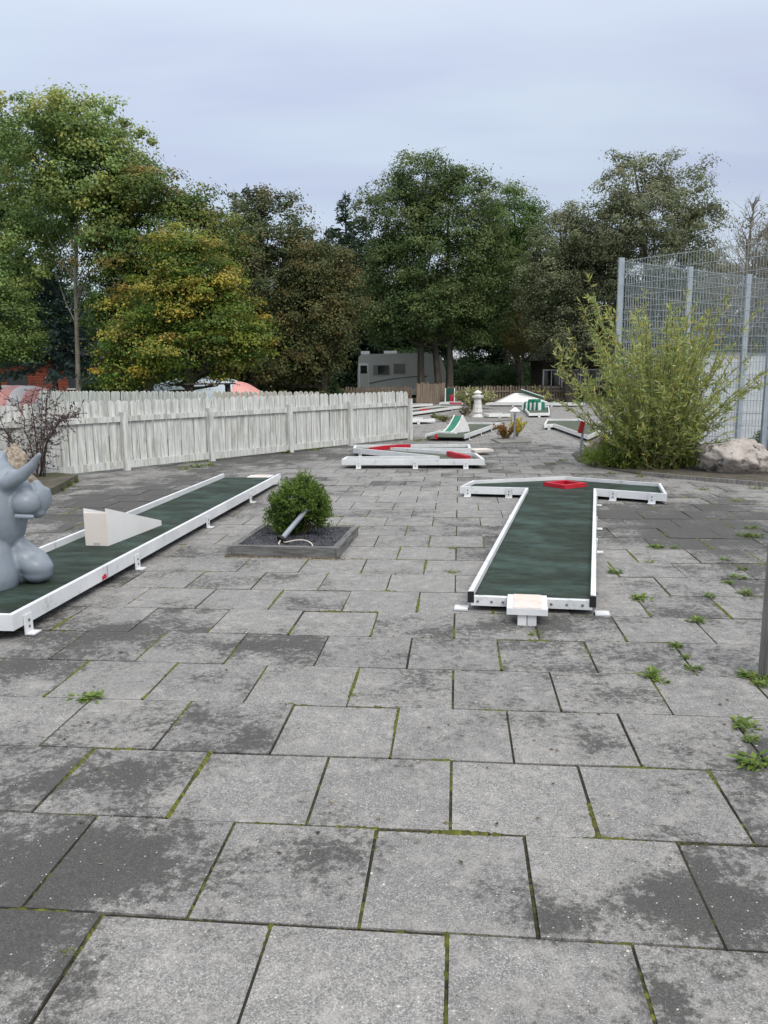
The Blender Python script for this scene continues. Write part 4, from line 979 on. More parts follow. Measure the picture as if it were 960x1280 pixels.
# weeds in the joints
WEED = {}
def weed_mesh(kind):
    if kind in WEED: return WEED[kind]
    rg = np.random.default_rng(100+kind)
    n = (34, 26, 40, 22)[kind]; parts = []
    a = rg.uniform(0, 6.28, n); el = rg.uniform(.05, .9, n)
    D = np.stack([np.cos(a)*np.cos(el), np.sin(a)*np.cos(el), np.sin(el)], 1)
    L_ = .05 if kind != 3 else .04
    C = D*rg.uniform(.2, 1.0, n)[:, None]*.05 + np.stack([rg.normal(0, .012, n), rg.normal(0, .04 if kind == 2 else .014, n), np.zeros(n)], 1)
    x = np.cross(D, np.array((0, 0, 1.0))); x /= np.linalg.norm(x, axis=1)[:, None]; z = np.cross(x, D); rot = np.stack([x, D, z], 2)
    cols = [(.095, .145, .024), (.125, .175, .034), (.07, .115, .02)] if kind != 3 else [(.14, .16, .03), (.10, .14, .03)]
    parts.append(leaves(rg, C + D*L_*.4, L_, pal(rg, n, cols), aspect=.42 if kind != 3 else .16, fold=.08, rot=rot, droop=.18))
    n2 = n*2; C2 = np.stack([rg.normal(0, .035, n2), rg.normal(0, .03, n2), rg.uniform(.002, .02, n2)], 1)
    parts.append(leaves(rg, C2, .018, pal(rg, n2, cols), .7, .6, .08))
    V_, F_, T_ = merge(parts); V_[:, 2] = V_[:, 2].clip(-.002); me = np_mesh('weed', V_, F_, T_); me.materials.append(MATS['leaf']); WEED[kind] = me; return me
rw = random.Random(8)
def weed(px, py, kind, s, label, group='weeds growing in the paving joints'):
    p = gnd(px, py); o = bpy.data.objects.new('weed', weed_mesh(kind)); col.objects.link(o); o.location = (p.x, p.y, .0); s *= .82; o.scale = (s*rw.uniform(.9, 1.6), s*rw.uniform(.7, 1.1), s*rw.uniform(.6, 1.0)); o.rotation_euler = (0, 0, rw.uniform(0, 6.28))
    return tag(o, label, 'weed', group)
WX = {814: 'broadest leafy weed rosette straddling a paving joint', 947: 'large leafy weed close to the weathered post, with flat lobed leaves', 930: 'leafy weed with upright tuft next to the large lobed weed', 943: 'leafy green weed at the foot of the weathered post', 871: 'leafy weed tuft alone in a cross joint halfway to the T shaped lane'}
W1 = 'leafy green weed tuft rooted in a joint of the grey paving'
W2 = 'small sparse weed sprouting from a joint right of the T shaped lane'.replace('right of', 'beside')
W3 = 'flat yellowish weed patch in a joint of the grey paving'
weed(112, 873, 2, .95, 'low spreading weed alone in the joint of the dark front slabs', None)
for q in ((814, 846, 0, 1.15), (826, 853, 1, .6), (871, 776, 0, .95), (845, 808, 2, .75), (868, 836, 1, .8), (930, 908, 0, 1.0), (938, 926, 1, .6), (947, 953, 0, 1.2), (943, 846, 0, 1.0), (951, 856, 2, .6), (858, 822, 1, .5)): weed(*q, WX.get(q[0], W1))
for q in ((768, 716, 0, .95), (799, 748, 2, .95), (820, 684, 2, 1.0), (842, 685, 1, .7), (887, 746, 1, .8), (932, 742, 0, .8), (942, 671, 0, 1.2), (930, 670, 1, 1.0), (922, 722, 1, .8), (905, 700, 1, .7), (940, 660, 1, 1.0), (910, 729, 2, .7), (930, 712, 1, .6)): weed(*q, W2)
for q in ((441, 869, 3, .5), (566, 716, 3, .9), (567, 686, 3, .8), (812, 703, 3, .7), (704, 576, 3, 1.8), (668, 793, 3, .9), (765, 592, 3, 1.6), (920, 627, 3, 1.3), (880, 612, 3, 1.6), (800, 596, 3, 1.8), (880, 598, 3, 2.0), (835, 597, 3, 2.0), (945, 611, 3, 1.7), (690, 580, 3, 1.4)): weed(*q, W3)
weed(87, 1192, 3, .35, 'tiny upright weed seedling in a mossy joint of the dark slabs', None)
for q, k in (((72, 613, 0, 1.7), 0), ((90, 603, 0, 1.6), 1), ((84, 608, 1, 1.8), 2)): weed(*q, 'green weed clump at the foot of the twiggy shrub bed', 'weeds along the twiggy shrub bed')
for q in ((245, 584, 1, 1.6), (260, 582, 0, 1.5), (230, 587, 3, 1.8), (355, 566, 0, 1.9), (455, 553, 1, 2.0), (522, 551, 3, 3.2), (535, 549, 1, 2.2), (395, 563, 3, 1.8)): weed(*q, 'weed tuft at the foot of the white picket fence', 'weeds along the white fence')
p = gnd(455, 552); small_shrub('seedling', p, .10, .34, [(.10, .19, .04), (.13, .22, .05)], 'single fresh green seedling standing against the white fence', 55, 26, .13, .45, cat='weed')
p = gnd(748, 583); small_shrub('grass_clump', p, .28, .30, [(.12, .19, .03), (.15, .2, .04)], 'bright green grass clump in front of the small brown boulder', 56, 300, .2, .1, cat='weed')
p = gnd(955, 566); small_shrub('grass_clump', p, .3, .42, [(.06, .10, .03), (.09, .13, .04)], 'dark green clump behind the pink boulder', 57, 500, .1, .3, cat='weed')

# litter: dry leaves and grit blown over the slabs, sandy crumbs along the planter
def litter():
    rg = np.random.default_rng(88); n = 420; y = rg.uniform(2.2, 16, n); x = rg.uniform(-.5, .5, n)*y
    ok = np.array([(Vector((a, b, 0))-FA).dot(FN) < -.1 and not (pz[0].x-.05 < a < pz[1].x+.25 and pz[0].y-.15 < b < pz[2].y+.15) for a, b in zip(x, y)]); x, y = x[ok], y[ok]; n = len(x)
    C = np.stack([x, y, np.full(n, .004)], 1); V_, F_, T_ = leaves(rg, C, .020, pal(rg, n, [(.10, .07, .03), (.06, .045, .03), (.16, .12, .05), (.20, .17, .12), (.03, .03, .02)]), .12, .6, .06)
    m = 520; u = rg.uniform(-.03, 1.06, m); w = np.abs(rg.normal(0, .035, m)); d = pz[1]-pz[0]; nn_ = Vector((d.y, -d.x, 0)).normalized()
    C2 = np.stack([pz[0].x+d.x*u+nn_.x*w, pz[0].y+d.y*u+nn_.y*w, np.full(m, .004)], 1); P2 = leaves(rg, C2, .012, pal(rg, m, [(.22, .16, .09), (.30, .24, .15), (.10, .075, .05)]), .3, .8, .15)
    V_, F_, T_ = merge([(V_, F_, T_), P2]); tag(link('leaf_litter', np_mesh('leaf_litter', V_, F_, T_), 'leaf'), 'scattered dry leaf litter and sandy crumbs on the paving', 'litter', kind='stuff')
litter()
# ------------------------------------------------------------------ trees
def tube_np(pts, rad, n=6):
    pts = np.asarray(pts, float); k = len(pts); d = np.gradient(pts, axis=0); d /= np.linalg.norm(d, axis=1)[:, None]+1e-9
    u = np.where(np.abs(d[:, 2:3]) < .9, np.array([[0, 0, 1.]]), np.array([[1., 0, 0]])); a = np.cross(d, u); a /= np.linalg.norm(a, axis=1)[:, None]; b = np.cross(d, a)
    th = np.arange(n)*2*np.pi/n; Rg = (a[:, None]*np.cos(th)[None, :, None] + b[:, None]*np.sin(th)[None, :, None])*np.asarray(rad)[:, None, None] + pts[:, None]
    i = np.arange(k-1)[:, None]*n; j = np.arange(n)[None]; F_ = np.stack([i+j, i+(j+1) % n, i+n+(j+1) % n, i+n+j], 2).reshape(-1, 4)
    return Rg.reshape(-1, 3), F_
def merge2(parts):
    V_, F_, o_ = [], [], 0
    for v, f in parts: V_.append(v); F_.append(f+o_); o_ += len(v)
    return np.concatenate(V_), np.concatenate(F_)
def tree_meshes(seed, H_, lobes, nclus, per, leaf, cols, tipcols=None, tipamt=0.0, trunk_r=.2, clear=2.0, trunk='bark_mid', csize=.55, shell=.5, lean=0., stems=1, flat=.6, branches=46, tiltl=.7, fine=1.6):
    """lobes: list of (x, y, z, rx, ry, rz) that together make the crown's uneven outline"""
    per, leaf = per*fine*fine*1.15, leaf/fine
    rg = np.random.default_rng(seed); vol = np.array([l[3]*l[4]*l[5] for l in lobes])**(2/3); pick = rg.choice(len(lobes), nclus, p=vol/vol.sum())
    Lb = np.array(lobes)[pick]; d = rg.normal(0, 1, (nclus, 3)); d /= np.linalg.norm(d, axis=1)[:, None]
    rr = shell + (1.06-shell)*rg.uniform(0, 1, nclus)**.7
    C = Lb[:, :3] + d*Lb[:, 3:]*rr[:, None]
    out = ((rr-shell)/(1-shell)).clip(0, 1)*.6 + .4*(d[:, 2]*.5+.5)  # outer, upper clumps take more tip colour: autumn tone plus painted-in lit tops
    m_ = rg.poisson(per, nclus).clip(3); K = np.repeat(np.arange(nclus), m_); n = len(K)
    sg_ = csize*rg.uniform(.6, 1.4, nclus)
    off = rg.normal(0, 1, (n, 3)); off *= np.where(rg.uniform(0, 1, n) < .62, rg.uniform(.15, 1, n)**.4*1.5/np.linalg.norm(off, axis=1), 1.05)[:, None]; off *= np.array((1, 1, flat))*sg_[K][:, None]*.5
    P_ = C[K] + off; P_[:, 2] -= (off[:, :2]**2).sum(1)*.25
    br = rg.uniform(.66, 1.36, nclus)
    base_c = np.array(cols)[rg.integers(0, len(cols), nclus)]
    tint = base_c[K]*br[K][:, None]*rg.uniform(.86, 1.14, (n, 1))
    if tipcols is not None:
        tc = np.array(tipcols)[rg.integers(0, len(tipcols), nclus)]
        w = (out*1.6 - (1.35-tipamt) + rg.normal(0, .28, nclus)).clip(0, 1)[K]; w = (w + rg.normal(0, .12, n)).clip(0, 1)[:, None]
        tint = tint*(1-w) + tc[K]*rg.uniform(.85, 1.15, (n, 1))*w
    # leaves lie like shingles over each clump, turned outwards and up to the light
    nr_ = off/(sg_[K][:, None]*.5)*.55 + d[K]*.45 + np.array((0, 0, .75)) + rg.normal(0, .55, (n, 3)); nr_ /= np.linalg.norm(nr_, axis=1)[:, None]
    xa = np.cross(nr_, rg.normal(0, 1, (n, 3))); xa /= np.linalg.norm(xa, axis=1)[:, None]
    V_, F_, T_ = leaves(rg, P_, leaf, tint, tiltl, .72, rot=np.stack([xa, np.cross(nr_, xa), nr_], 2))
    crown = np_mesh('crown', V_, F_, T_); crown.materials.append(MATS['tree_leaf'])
    parts = []; zc = np.mean([l[2] for l in lobes]); ztop = max(l[2]+l[5]*.5 for l in lobes)
    for s in range(stems):
        ox = 0 if stems == 1 else (-.35, .75, 1.25)[s]; zs = np.linspace(-.1, ztop*(1 if s == 0 else .85), 9); wob = np.cumsum(rg.normal(0, .05, (9, 2)), 0); wob[0] = 0
        tx = lobes[min(s, len(lobes)-1)][0]; ty = lobes[min(s, len(lobes)-1)][1]
        pts = np.stack([ox + (tx-ox)*(zs/ztop).clip(0, 1)**1.5 + wob[:, 0], ty*(zs/ztop).clip(0, 1)**1.5 + wob[:, 1], zs], 1)
        rad = trunk_r*(1-.85*(zs/ztop).clip(0, 1)); rad[0] *= 1.35; parts.append(tube_np(pts, rad, 9))
        for k in rg.choice(nclus, min(branches, nclus), replace=False):
            c = C[k]
            if c[2] < clear*1.25: continue
            c = C[k]; z0 = max(clear, min(c[2]*rg.uniform(.45, .9), ztop*.95)) if c[2]*.45 > clear else rg.uniform(clear*.8, clear*1.6); i = np.searchsorted(zs, z0).clip(1, 8); f = (z0-zs[i-1])/(zs[i]-zs[i-1]); p0 = pts[i-1]+(pts[i]-pts[i-1])*f.clip(0, 1)
            r0 = np.interp(z0, zs, rad)*.36; mid = (p0+c)/2 + np.array((0, 0, -.12*np.linalg.norm(c-p0))) + rg.normal(0, .15, 3)
            parts.append(tube_np([p0, p0+(mid-p0)*.5+rg.normal(0, .05, 3), mid, (mid+c)/2+rg.normal(0, .08, 3), c], [r0, r0*.75, r0*.5, r0*.3, .012], 5))
    V_, F_ = merge2(parts); tr = np_mesh('trunk', V_, F_, smooth=True); tr.materials.append(MATS[trunk]); return tr, crown
def spruce_meshes(seed, H_, rad, z0, cols, leaf=.16, dens=1.0, trunk_r=.14):
    rg = np.random.default_rng(seed); parts = [tube_np([(0, 0, -.1), (0, 0, H_*.5), (0, 0, H_)], [trunk_r*1.2, trunk_r*.6, .02], 8)]; C, D = [], []
    z = z0
    while z < H_-.12:
        t = (z-z0)/(H_-z0); r = rad*(1-t)**.85*rg.uniform(.8, 1.15) + .08; nb_ = max(4, int(9*(1-t)+4))
        for k in range(nb_):
            a = rg.uniform(0, 2*np.pi); L_ = r*rg.uniform(.75, 1.1); e = np.array((np.cos(a), np.sin(a), 0)); dr = -.28*(1-t) + .25*t
            q = [np.array((0, 0, z)), np.array((0, 0, z)) + e*L_*.5 + np.array((0, 0, dr*L_*.55)), np.array((0, 0, z)) + e*L_ + np.array((0, 0, dr*L_*.75))]
            parts.append(tube_np(q, [.03*(1-t)+.008, .015, .006], 4)); n = max(5, int(L_*34*dens)); u = rg.uniform(.1, 1.02, n)**.75
            p = np.where(u[:, None] < .5, q[0]+(q[1]-q[0])*(u*2)[:, None], q[1]+(q[2]-q[1])*(u*2-1)[:, None]) + rg.normal(0, 1, (n, 3))*np.array((.10, .10, .07)); p[:, 2] -= rg.uniform(0, .12, n)
            C.append(p); D.append(np.repeat(e[None], n, 0) + rg.normal(0, .5, (n, 3)) + np.array((0, 0, -.3)))
        z += rg.uniform(.16, .30)
    C = np.concatenate(C); D = np.concatenate(D); D /= np.linalg.norm(D, axis=1)[:, None]; n = len(C); x = np.cross(D, rg.normal(0, 1, (n, 3))); x /= np.linalg.norm(x, axis=1)[:, None]
    V_, F_, T_ = leaves(rg, C, leaf, pal(rg, n, cols, .35), aspect=.4, rot=np.stack([x, D, np.cross(x, D)], 2)); cr = np_mesh('crown', V_, F_, T_); cr.materials.append(MATS['tree_leaf'])
    V_, F_ = merge2(parts); tr = np_mesh('trunk', V_, F_, smooth=True); tr.materials.append(MATS['bark_dark']); return tr, cr
def plant_tree(name, loc, meshes, label, group=None, rz=0., s=1.0, cat='tree'):
    t = empty(name, (loc[0], loc[1], -.09), label, cat, group, rz); t.scale = (s, s, s)
    child(t, 'trunk', meshes[0]); o = child(t, 'crown', meshes[1]); o['kind'] = 'stuff'; return t
def X(px, d): return (px-480)/F_PX*d
def Z(px, py, d): return at(px, py, d).z + .09
def lob(d, x0, *ls):
    """lobes from picture boxes (px centre, py centre, half width px, half height px, depth offset) at distance d, relative to the trunk"""
    out = []
    for (cx, cy, hw, hh, dy) in ls:
        c = at(cx, cy, d+dy); s = (d+dy)/F_PX; out.append((c.x-x0, dy, c.z+.09, hw*s, max(hw, hh)*s*.9 if hw < 45 else hw*s, hh*s))
    return out
GD = [(.020, .040, .012), (.026, .050, .014), (.016, .032, .011)]        # dark green
GM = [(.034, .058, .016), (.042, .070, .018), (.028, .050, .016)]        # mid olive green
GO = [(.072, .080, .044), (.084, .094, .052), (.060, .070, .038)]        # grey olive
G_TREES = 'trees behind the minigolf course'
# tall airy ash
d = 30; x = X(103, d)
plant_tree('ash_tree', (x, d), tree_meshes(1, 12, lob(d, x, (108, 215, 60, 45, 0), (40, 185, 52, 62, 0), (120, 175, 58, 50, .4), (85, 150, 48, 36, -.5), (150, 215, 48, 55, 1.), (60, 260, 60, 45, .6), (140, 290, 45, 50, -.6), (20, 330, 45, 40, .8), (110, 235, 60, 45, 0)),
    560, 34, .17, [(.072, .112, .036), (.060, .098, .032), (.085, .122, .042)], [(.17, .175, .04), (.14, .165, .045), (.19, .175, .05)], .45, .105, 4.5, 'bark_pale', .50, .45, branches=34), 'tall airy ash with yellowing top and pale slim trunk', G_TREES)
d = 34; x = X(5, d)
plant_tree('maple_tree', (x, d), tree_meshes(2, 11, lob(d, x, (-10, 230, 55, 70, 0), (35, 300, 60, 70, .5), (-30, 330, 60, 70, 0), (40, 390, 55, 50, 1), (0, 180, 35, 35, 0)), 420, 42, .18, GM, None, 0, .22, 2.5, 'bark_dark', .62), 'dark green broad tree behind the pale trunked ash', G_TREES)
d = 27; x = X(-2, d)
plant_tree('hazel_bush', (x, d), tree_meshes(3, 3.5, lob(d, x, (0, 400, 45, 45, 0), (25, 430, 30, 26, .2), (-25, 425, 30, 40, 0), (5, 360, 26, 22, 0)), 150, 40, .13, [(.05, .072, .02), (.06, .085, .024)], None, 0, .08, .4, 'bark_dark', .45, branches=20), 'yellowish green bushy hazel above the twiggy shrub', G_TREES)
d = 32; x = X(76, d)
plant_tree('spruce_tree', (x, d), spruce_meshes(4, Z(70, 330, d), 2.6, Z(70, 452, d), [(.018, .034, .032), (.024, .042, .038), (.014, .026, .024)], .2), 'blue green spruce with a dark bare trunk before the brick building', G_TREES)
# maples in autumn colour
d = 26; x = X(243, d)
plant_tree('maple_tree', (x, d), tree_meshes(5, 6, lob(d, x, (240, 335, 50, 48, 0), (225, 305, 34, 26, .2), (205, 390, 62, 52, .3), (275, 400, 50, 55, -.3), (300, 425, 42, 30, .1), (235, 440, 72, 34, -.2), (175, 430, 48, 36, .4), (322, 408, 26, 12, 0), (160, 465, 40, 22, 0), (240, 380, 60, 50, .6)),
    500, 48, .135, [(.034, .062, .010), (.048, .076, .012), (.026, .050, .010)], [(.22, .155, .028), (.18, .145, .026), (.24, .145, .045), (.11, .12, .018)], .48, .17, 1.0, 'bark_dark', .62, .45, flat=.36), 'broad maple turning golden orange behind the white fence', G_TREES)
d = 29.5; x = X(190, d)
plant_tree('maple_tree', (x, d), tree_meshes(6, 8, lob(d, x, (185, 245, 55, 28, 0), (235, 250, 30, 26, 0), (200, 310, 75, 60, .2), (265, 305, 42, 45, .5), (150, 340, 45, 70, .6), (180, 400, 60, 60, 1)),
    480, 46, .15, [(.028, .052, .012), (.036, .062, .013), (.022, .044, .012)], [(.15, .11, .03), (.12, .11, .022), (.17, .105, .035)], .34, .2, 1.5, 'bark_dark', .68, .45, flat=.36), 'taller maple with orange brown top behind the golden maple', G_TREES)
# brownish trees in the middle
d = 38; x = X(325, d)
plant_tree('hornbeam_tree', (x, d), tree_meshes(7, 9, lob(d, x, (300, 290, 42, 50, 0), (345, 285, 42, 45, .3), (330, 345, 62, 60, 0), (380, 350, 40, 55, .2), (320, 420, 60, 50, 0), (370, 425, 45, 40, -.3)),
    500, 44, .17, [(.038, .050, .022), (.032, .046, .020), (.046, .052, .024)], [(.085, .064, .028), (.07, .062, .026)], .2, .24, 1.5, 'bark_mid', .58), 'dull brownish green tree between the maples and the spruces', G_TREES)
d = 37; x = X(405, d)
plant_tree('hornbeam_tree', (x, d), tree_meshes(8, 7, lob(d, x, (400, 330, 38, 35, 0), (422, 370, 34, 36, .3), (390, 400, 45, 45, 0), (415, 415, 26, 40, 0), (390, 450, 38, 26, 0), (355, 455, 40, 24, 0)),
    420, 44, .16, [(.038, .048, .018), (.032, .046, .017), (.048, .050, .02)], [(.10, .068, .024), (.085, .062, .022)], .22, .18, .6, 'bark_dark', .55), 'lower rust brown tree beside the camper', G_TREES)
sp = spruce_meshes(9, 9.4, 2.3, 1.2, [(.014, .026, .014), (.020, .034, .017), (.011, .020, .012)], .22)
for (px, py, dd, w) in ((322, 229, 44, 'spruce tip poking out of the brownish green tree'), (376, 268, 43, 'dark spruce standing just past the brownish green tree'), (438, 238, 60, 'tallest slim dark spruce between the rust brown tree and the oak'), (415, 283, 57, 'short dark spruce crowded beside the tallest slim spruce'), (462, 275, 59, 'dark spruce half covered by the great oak'), (398, 292, 54, 'broad dark spruce above the lower rust brown tree'), (449, 296, 56, 'small dark spruce filling the gap before the great oak')):
    hz = Z(px, py, dd); plant_tree('spruce_tree', (X(px, dd), dd), sp, w, G_TREES, rz=px, s=hz/9.4)
# the great oak and its neighbours
d = 46; x = X(535, d)
plant_tree('oak_tree', (x, d), tree_meshes(10, 14, lob(d, x, (535, 225, 48, 36, 0), (500, 275, 52, 50, .5), (570, 265, 58, 50, .3), (545, 320, 80, 60, 0), (490, 350, 42, 55, .6), (600, 345, 52, 55, .4), (530, 385, 66, 36, -.5), (590, 395, 48, 38, .2), (478, 395, 30, 30, .6)),
    980, 46, .19, [(.036, .058, .018), (.044, .066, .020), (.030, .050, .018), (.050, .066, .024)], [(.075, .086, .032), (.062, .078, .028)], .25, .23, 3.6, 'bark_mid', .72, .5, stems=3, branches=40), 'great spreading green oak with several thick trunks', G_TREES)
d = 50; x = X(645, d)
plant_tree('beech_tree', (x, d), tree_meshes(11, 12, lob(d, x, (640, 275, 38, 38, 0), (660, 320, 40, 50, .3), (625, 340, 36, 60, .3), (670, 380, 36, 36, 0)), 460, 42, .19, [(.034, .062, .016), (.042, .072, .018)], [(.07, .09, .025)], .2, .22, 3.0, 'bark_mid', .7), 'fresh green beech squeezed between oak and alder', G_TREES)
d = 48; x = X(655, d)
plant_tree('birch_tree', (x, d), tree_meshes(12, 6, lob(d, x, (652, 392, 22, 30, 0), (665, 420, 24, 26, .3), (640, 425, 20, 22, 0)), 80, 30, .15, [(.12, .10, .025), (.10, .085, .03), (.085, .085, .03)], None, 0, .08, 1.0, 'bark_pale', .5), 'small yellowing birch in the shade under the beech', G_TREES)
d = 43; x = X(712, d)
plant_tree('alder_tree', (x, d), tree_meshes(13, 11, lob(d, x, (705, 300, 40, 42, 0), (735, 320, 42, 50, .3), (690, 360, 44, 50, 0), (745, 375, 45, 48, .2), (715, 415, 55, 38, 0)), 560, 44, .17, GO, [(.085, .09, .045)], .25, .22, 2.0, 'bark_mid', .65), 'grey green alder before the dark roofed hut', G_TREES)
d = 41; x = X(815, d)
plant_tree('alder_tree', (x, d), tree_meshes(14, 13, lob(d, x, (790, 225, 42, 38, 0), (850, 235, 44, 38, .4), (815, 275, 78, 40, 0), (760, 290, 45, 40, .3), (875, 290, 38, 34, .3), (810, 340, 70, 50, .5), (870, 350, 45, 40, .8), (820, 410, 70, 50, .5)),
    640, 40, .17, GO, [(.095, .095, .055), (.08, .085, .045)], .3, .24, 3, 'bark_mid', .58, .45), 'tall open grey green alder rising behind the mesh fence', G_TREES)
d = 36; x = X(962, d)
plant_tree('alder_tree', (x, d), tree_meshes(15, 8, lob(d, x, (955, 300, 32, 36, 0), (985, 330, 45, 50, .3), (930, 370, 42, 50, .5), (980, 400, 60, 55, 0), (900, 400, 40, 50, .5)), 260, 34, .15, GO, [(.10, .09, .06)], .35, .18, 2, 'bark_mid', .55, .45), 'grey green tree with thinning crown behind the bare birch', G_TREES)
def bare_tree(px, d, top, label, seed):
    rg = np.random.default_rng(seed); parts = []; H_ = Z(px, top, d)
    parts.append(tube_np([(0, 0, -.1), (.1, 0, H_*.4), (-.05, .1, H_*.75), (.1, 0, H_)], [.12, .09, .05, .012], 7))
    for k in range(90):
        z = rg.uniform(.35, .97)*H_; a = rg.uniform(0, 6.28); L_ = (H_-z)*rg.uniform(.25, .6)+.3; e = np.array((np.cos(a)*.7, np.sin(a)*.7, .8)); p0 = np.array((0.02, .05, z)); c = p0+e*L_
        parts.append(tube_np([p0, p0+e*L_*.5+rg.normal(0, .06, 3), c], [.028, .016, .006], 4))
        for r in range(3):
            q = p0+(c-p0)*rg.uniform(.3, .9); f = e*.6+rg.normal(0, .5, 3); parts.append(tube_np([q, q+f*L_*.3, q+f*L_*.5], [.010, .007, .004], 3))
    V_, F_ = merge2(parts); t = empty('bare_tree', (X(px, d), d, -.09), label, 'tree', G_TREES); me = np_mesh('trunk', V_, F_, smooth=True); me.materials.append(MATS['bark_pale']); child(t, 'trunk', me)
    n = 260; C = np.stack([rg.normal(0, .7, n), rg.normal(0, .7, n), rg.uniform(.4, .9, n)*H_], 1); V_, F_, T_ = leaves(rg, C, .10, pal(rg, n, [(.14, .11, .06), (.10, .09, .05)]), .8, .7)
    me = np_mesh('crown', V_, F_, T_); me.materials.append(MATS['tree_leaf']); o = child(t, 'crown', me); o['kind'] = 'stuff'
bare_tree(922, 33, 246, 'nearly leafless pale twigged birch sticking up behind the mesh fence', 61)
bare_tree(952, 34, 268, 'second nearly leafless birch close to the thinning tree', 62)
# darker wood standing behind, copies of two trees
bk = tree_meshes(20, 10, [(0, 0, 7.0, 2.6, 2.6, 2.6), (1.4, 0, 5.4, 2.4, 2.2, 2.2), (-1.6, .3, 5.0, 2.3, 2.3, 2.3), (.2, -.4, 3.6, 3.0, 2.6, 1.8), (-.5, 0, 9.0, 1.6, 1.6, 1.3)], 300, 36, .24, GD, None, 0, .24, 1.0, 'bark_mid', .8)
bk2 = tree_meshes(24, 10, [(0, 0, 7.2, 2.2, 2.2, 2.6), (1.0, 0, 5.6, 2.2, 2.2, 2.2), (-1.0, .3, 6.0, 2.0, 2.0, 2.3), (-.2, 0, 9.0, 1.3, 1.3, 1.3)], 240, 36, .24, GD, None, 0, .13, 3.0, 'bark_pale', .8)
for i, (px, d, s, k) in enumerate(((-40, 50, 1.0, 0), (40, 56, .95, 0), (110, 58, .85, 0), (175, 55, .9, 0), (250, 56, .85, 0), (310, 60, .95, 0), (365, 58, .9, 0), (420, 62, .95, 0), (470, 64, 1.0, 0), (560, 62, .95, 1), (590, 58, .85, 1), (612, 63, 1.05, 1), (632, 57, .8, 1), (655, 61, .95, 1), (676, 58, .8, 1), (700, 64, 1.0, 0), (750, 62, .95, 0), (810, 60, .95, 0), (880, 62, .8, 0), (950, 58, .75, 0), (1020, 56, .8, 0), (520, 66, 1.0, 0), (-110, 52, 1.0, 0), (-190, 50, 1.05, 0), (1090, 54, .9, 0), (1170, 52, .95, 0))):
    plant_tree('forest_tree', (X(px, d), d), (bk, bk2)[k], ('dark full wood tree filling the gap behind the nearer trees', 'slim pale trunked wood tree in the shade behind the oak')[k], ('dark wood trees', 'slim wood trees')[k], rz=i*1.7, s=s)
# undergrowth hedge masses
ub = tree_meshes(30, 3, [(0, 0, 1.0, 1.5, 1.1, 1.0), (1.2, .2, .8, 1.1, 1.0, .8), (-1.3, 0, .8, 1.2, 1.0, .85)], 170, 34, .16, GD, None, 0, .05, .2, 'bark_dark', .5, branches=14)
for i, (px, d, s) in enumerate(((180, 36, 1.0), (215, 38, 1.1), (360, 40, .8), (395, 38, .75), (600, 52, 1.0), (630, 50, .95), (565, 54, 1.2), (585, 56, 1.4), (650, 56, 1.3), (690, 54, 1.2), (130, 40, .8), (330, 46, 1.3), (280, 48, 1.3), (620, 58, 1.5), (520, 60, 1.7), (470, 60, 1.8), (400, 58, 1.8), (740, 56, 1.6), (800, 54, 1.6), (860, 52, 1.6), (920, 50, 1.7), (980, 46, 1.6), (350, 56, 1.8), (240, 56, 1.8), (170, 56, 1.8))):
    plant_tree('undergrowth_bush', (X(px, d), d), ub, 'dark green undergrowth bush below the trees', 'undergrowth bushes', rz=i*2.1, s=s, cat='bush')
for (px, d, s, lb) in ((316+50, 21, 1, 'dry pale grass tuft behind the greyed fence'), (372, 24, 1.0, 'tall straw coloured weeds behind the greyed fence')):
    small_shrub('grass_clump', Vector((X(px, d), d, -.08)), .7, 1.28, [(.26, .21, .09), (.20, .17, .07), (.12, .13, .04)], lb, px, 900, .18, .12, cat='weed', spread=.8)
small_shrub('grass_clump', Vector((X(415, 26), 26, -.08)), .8, 1.2, [(.16, .16, .06), (.12, .13, .045)], 'mixed green and straw weeds behind the long white fence', 417, 900, .14, .2, cat='weed', spread=.9)

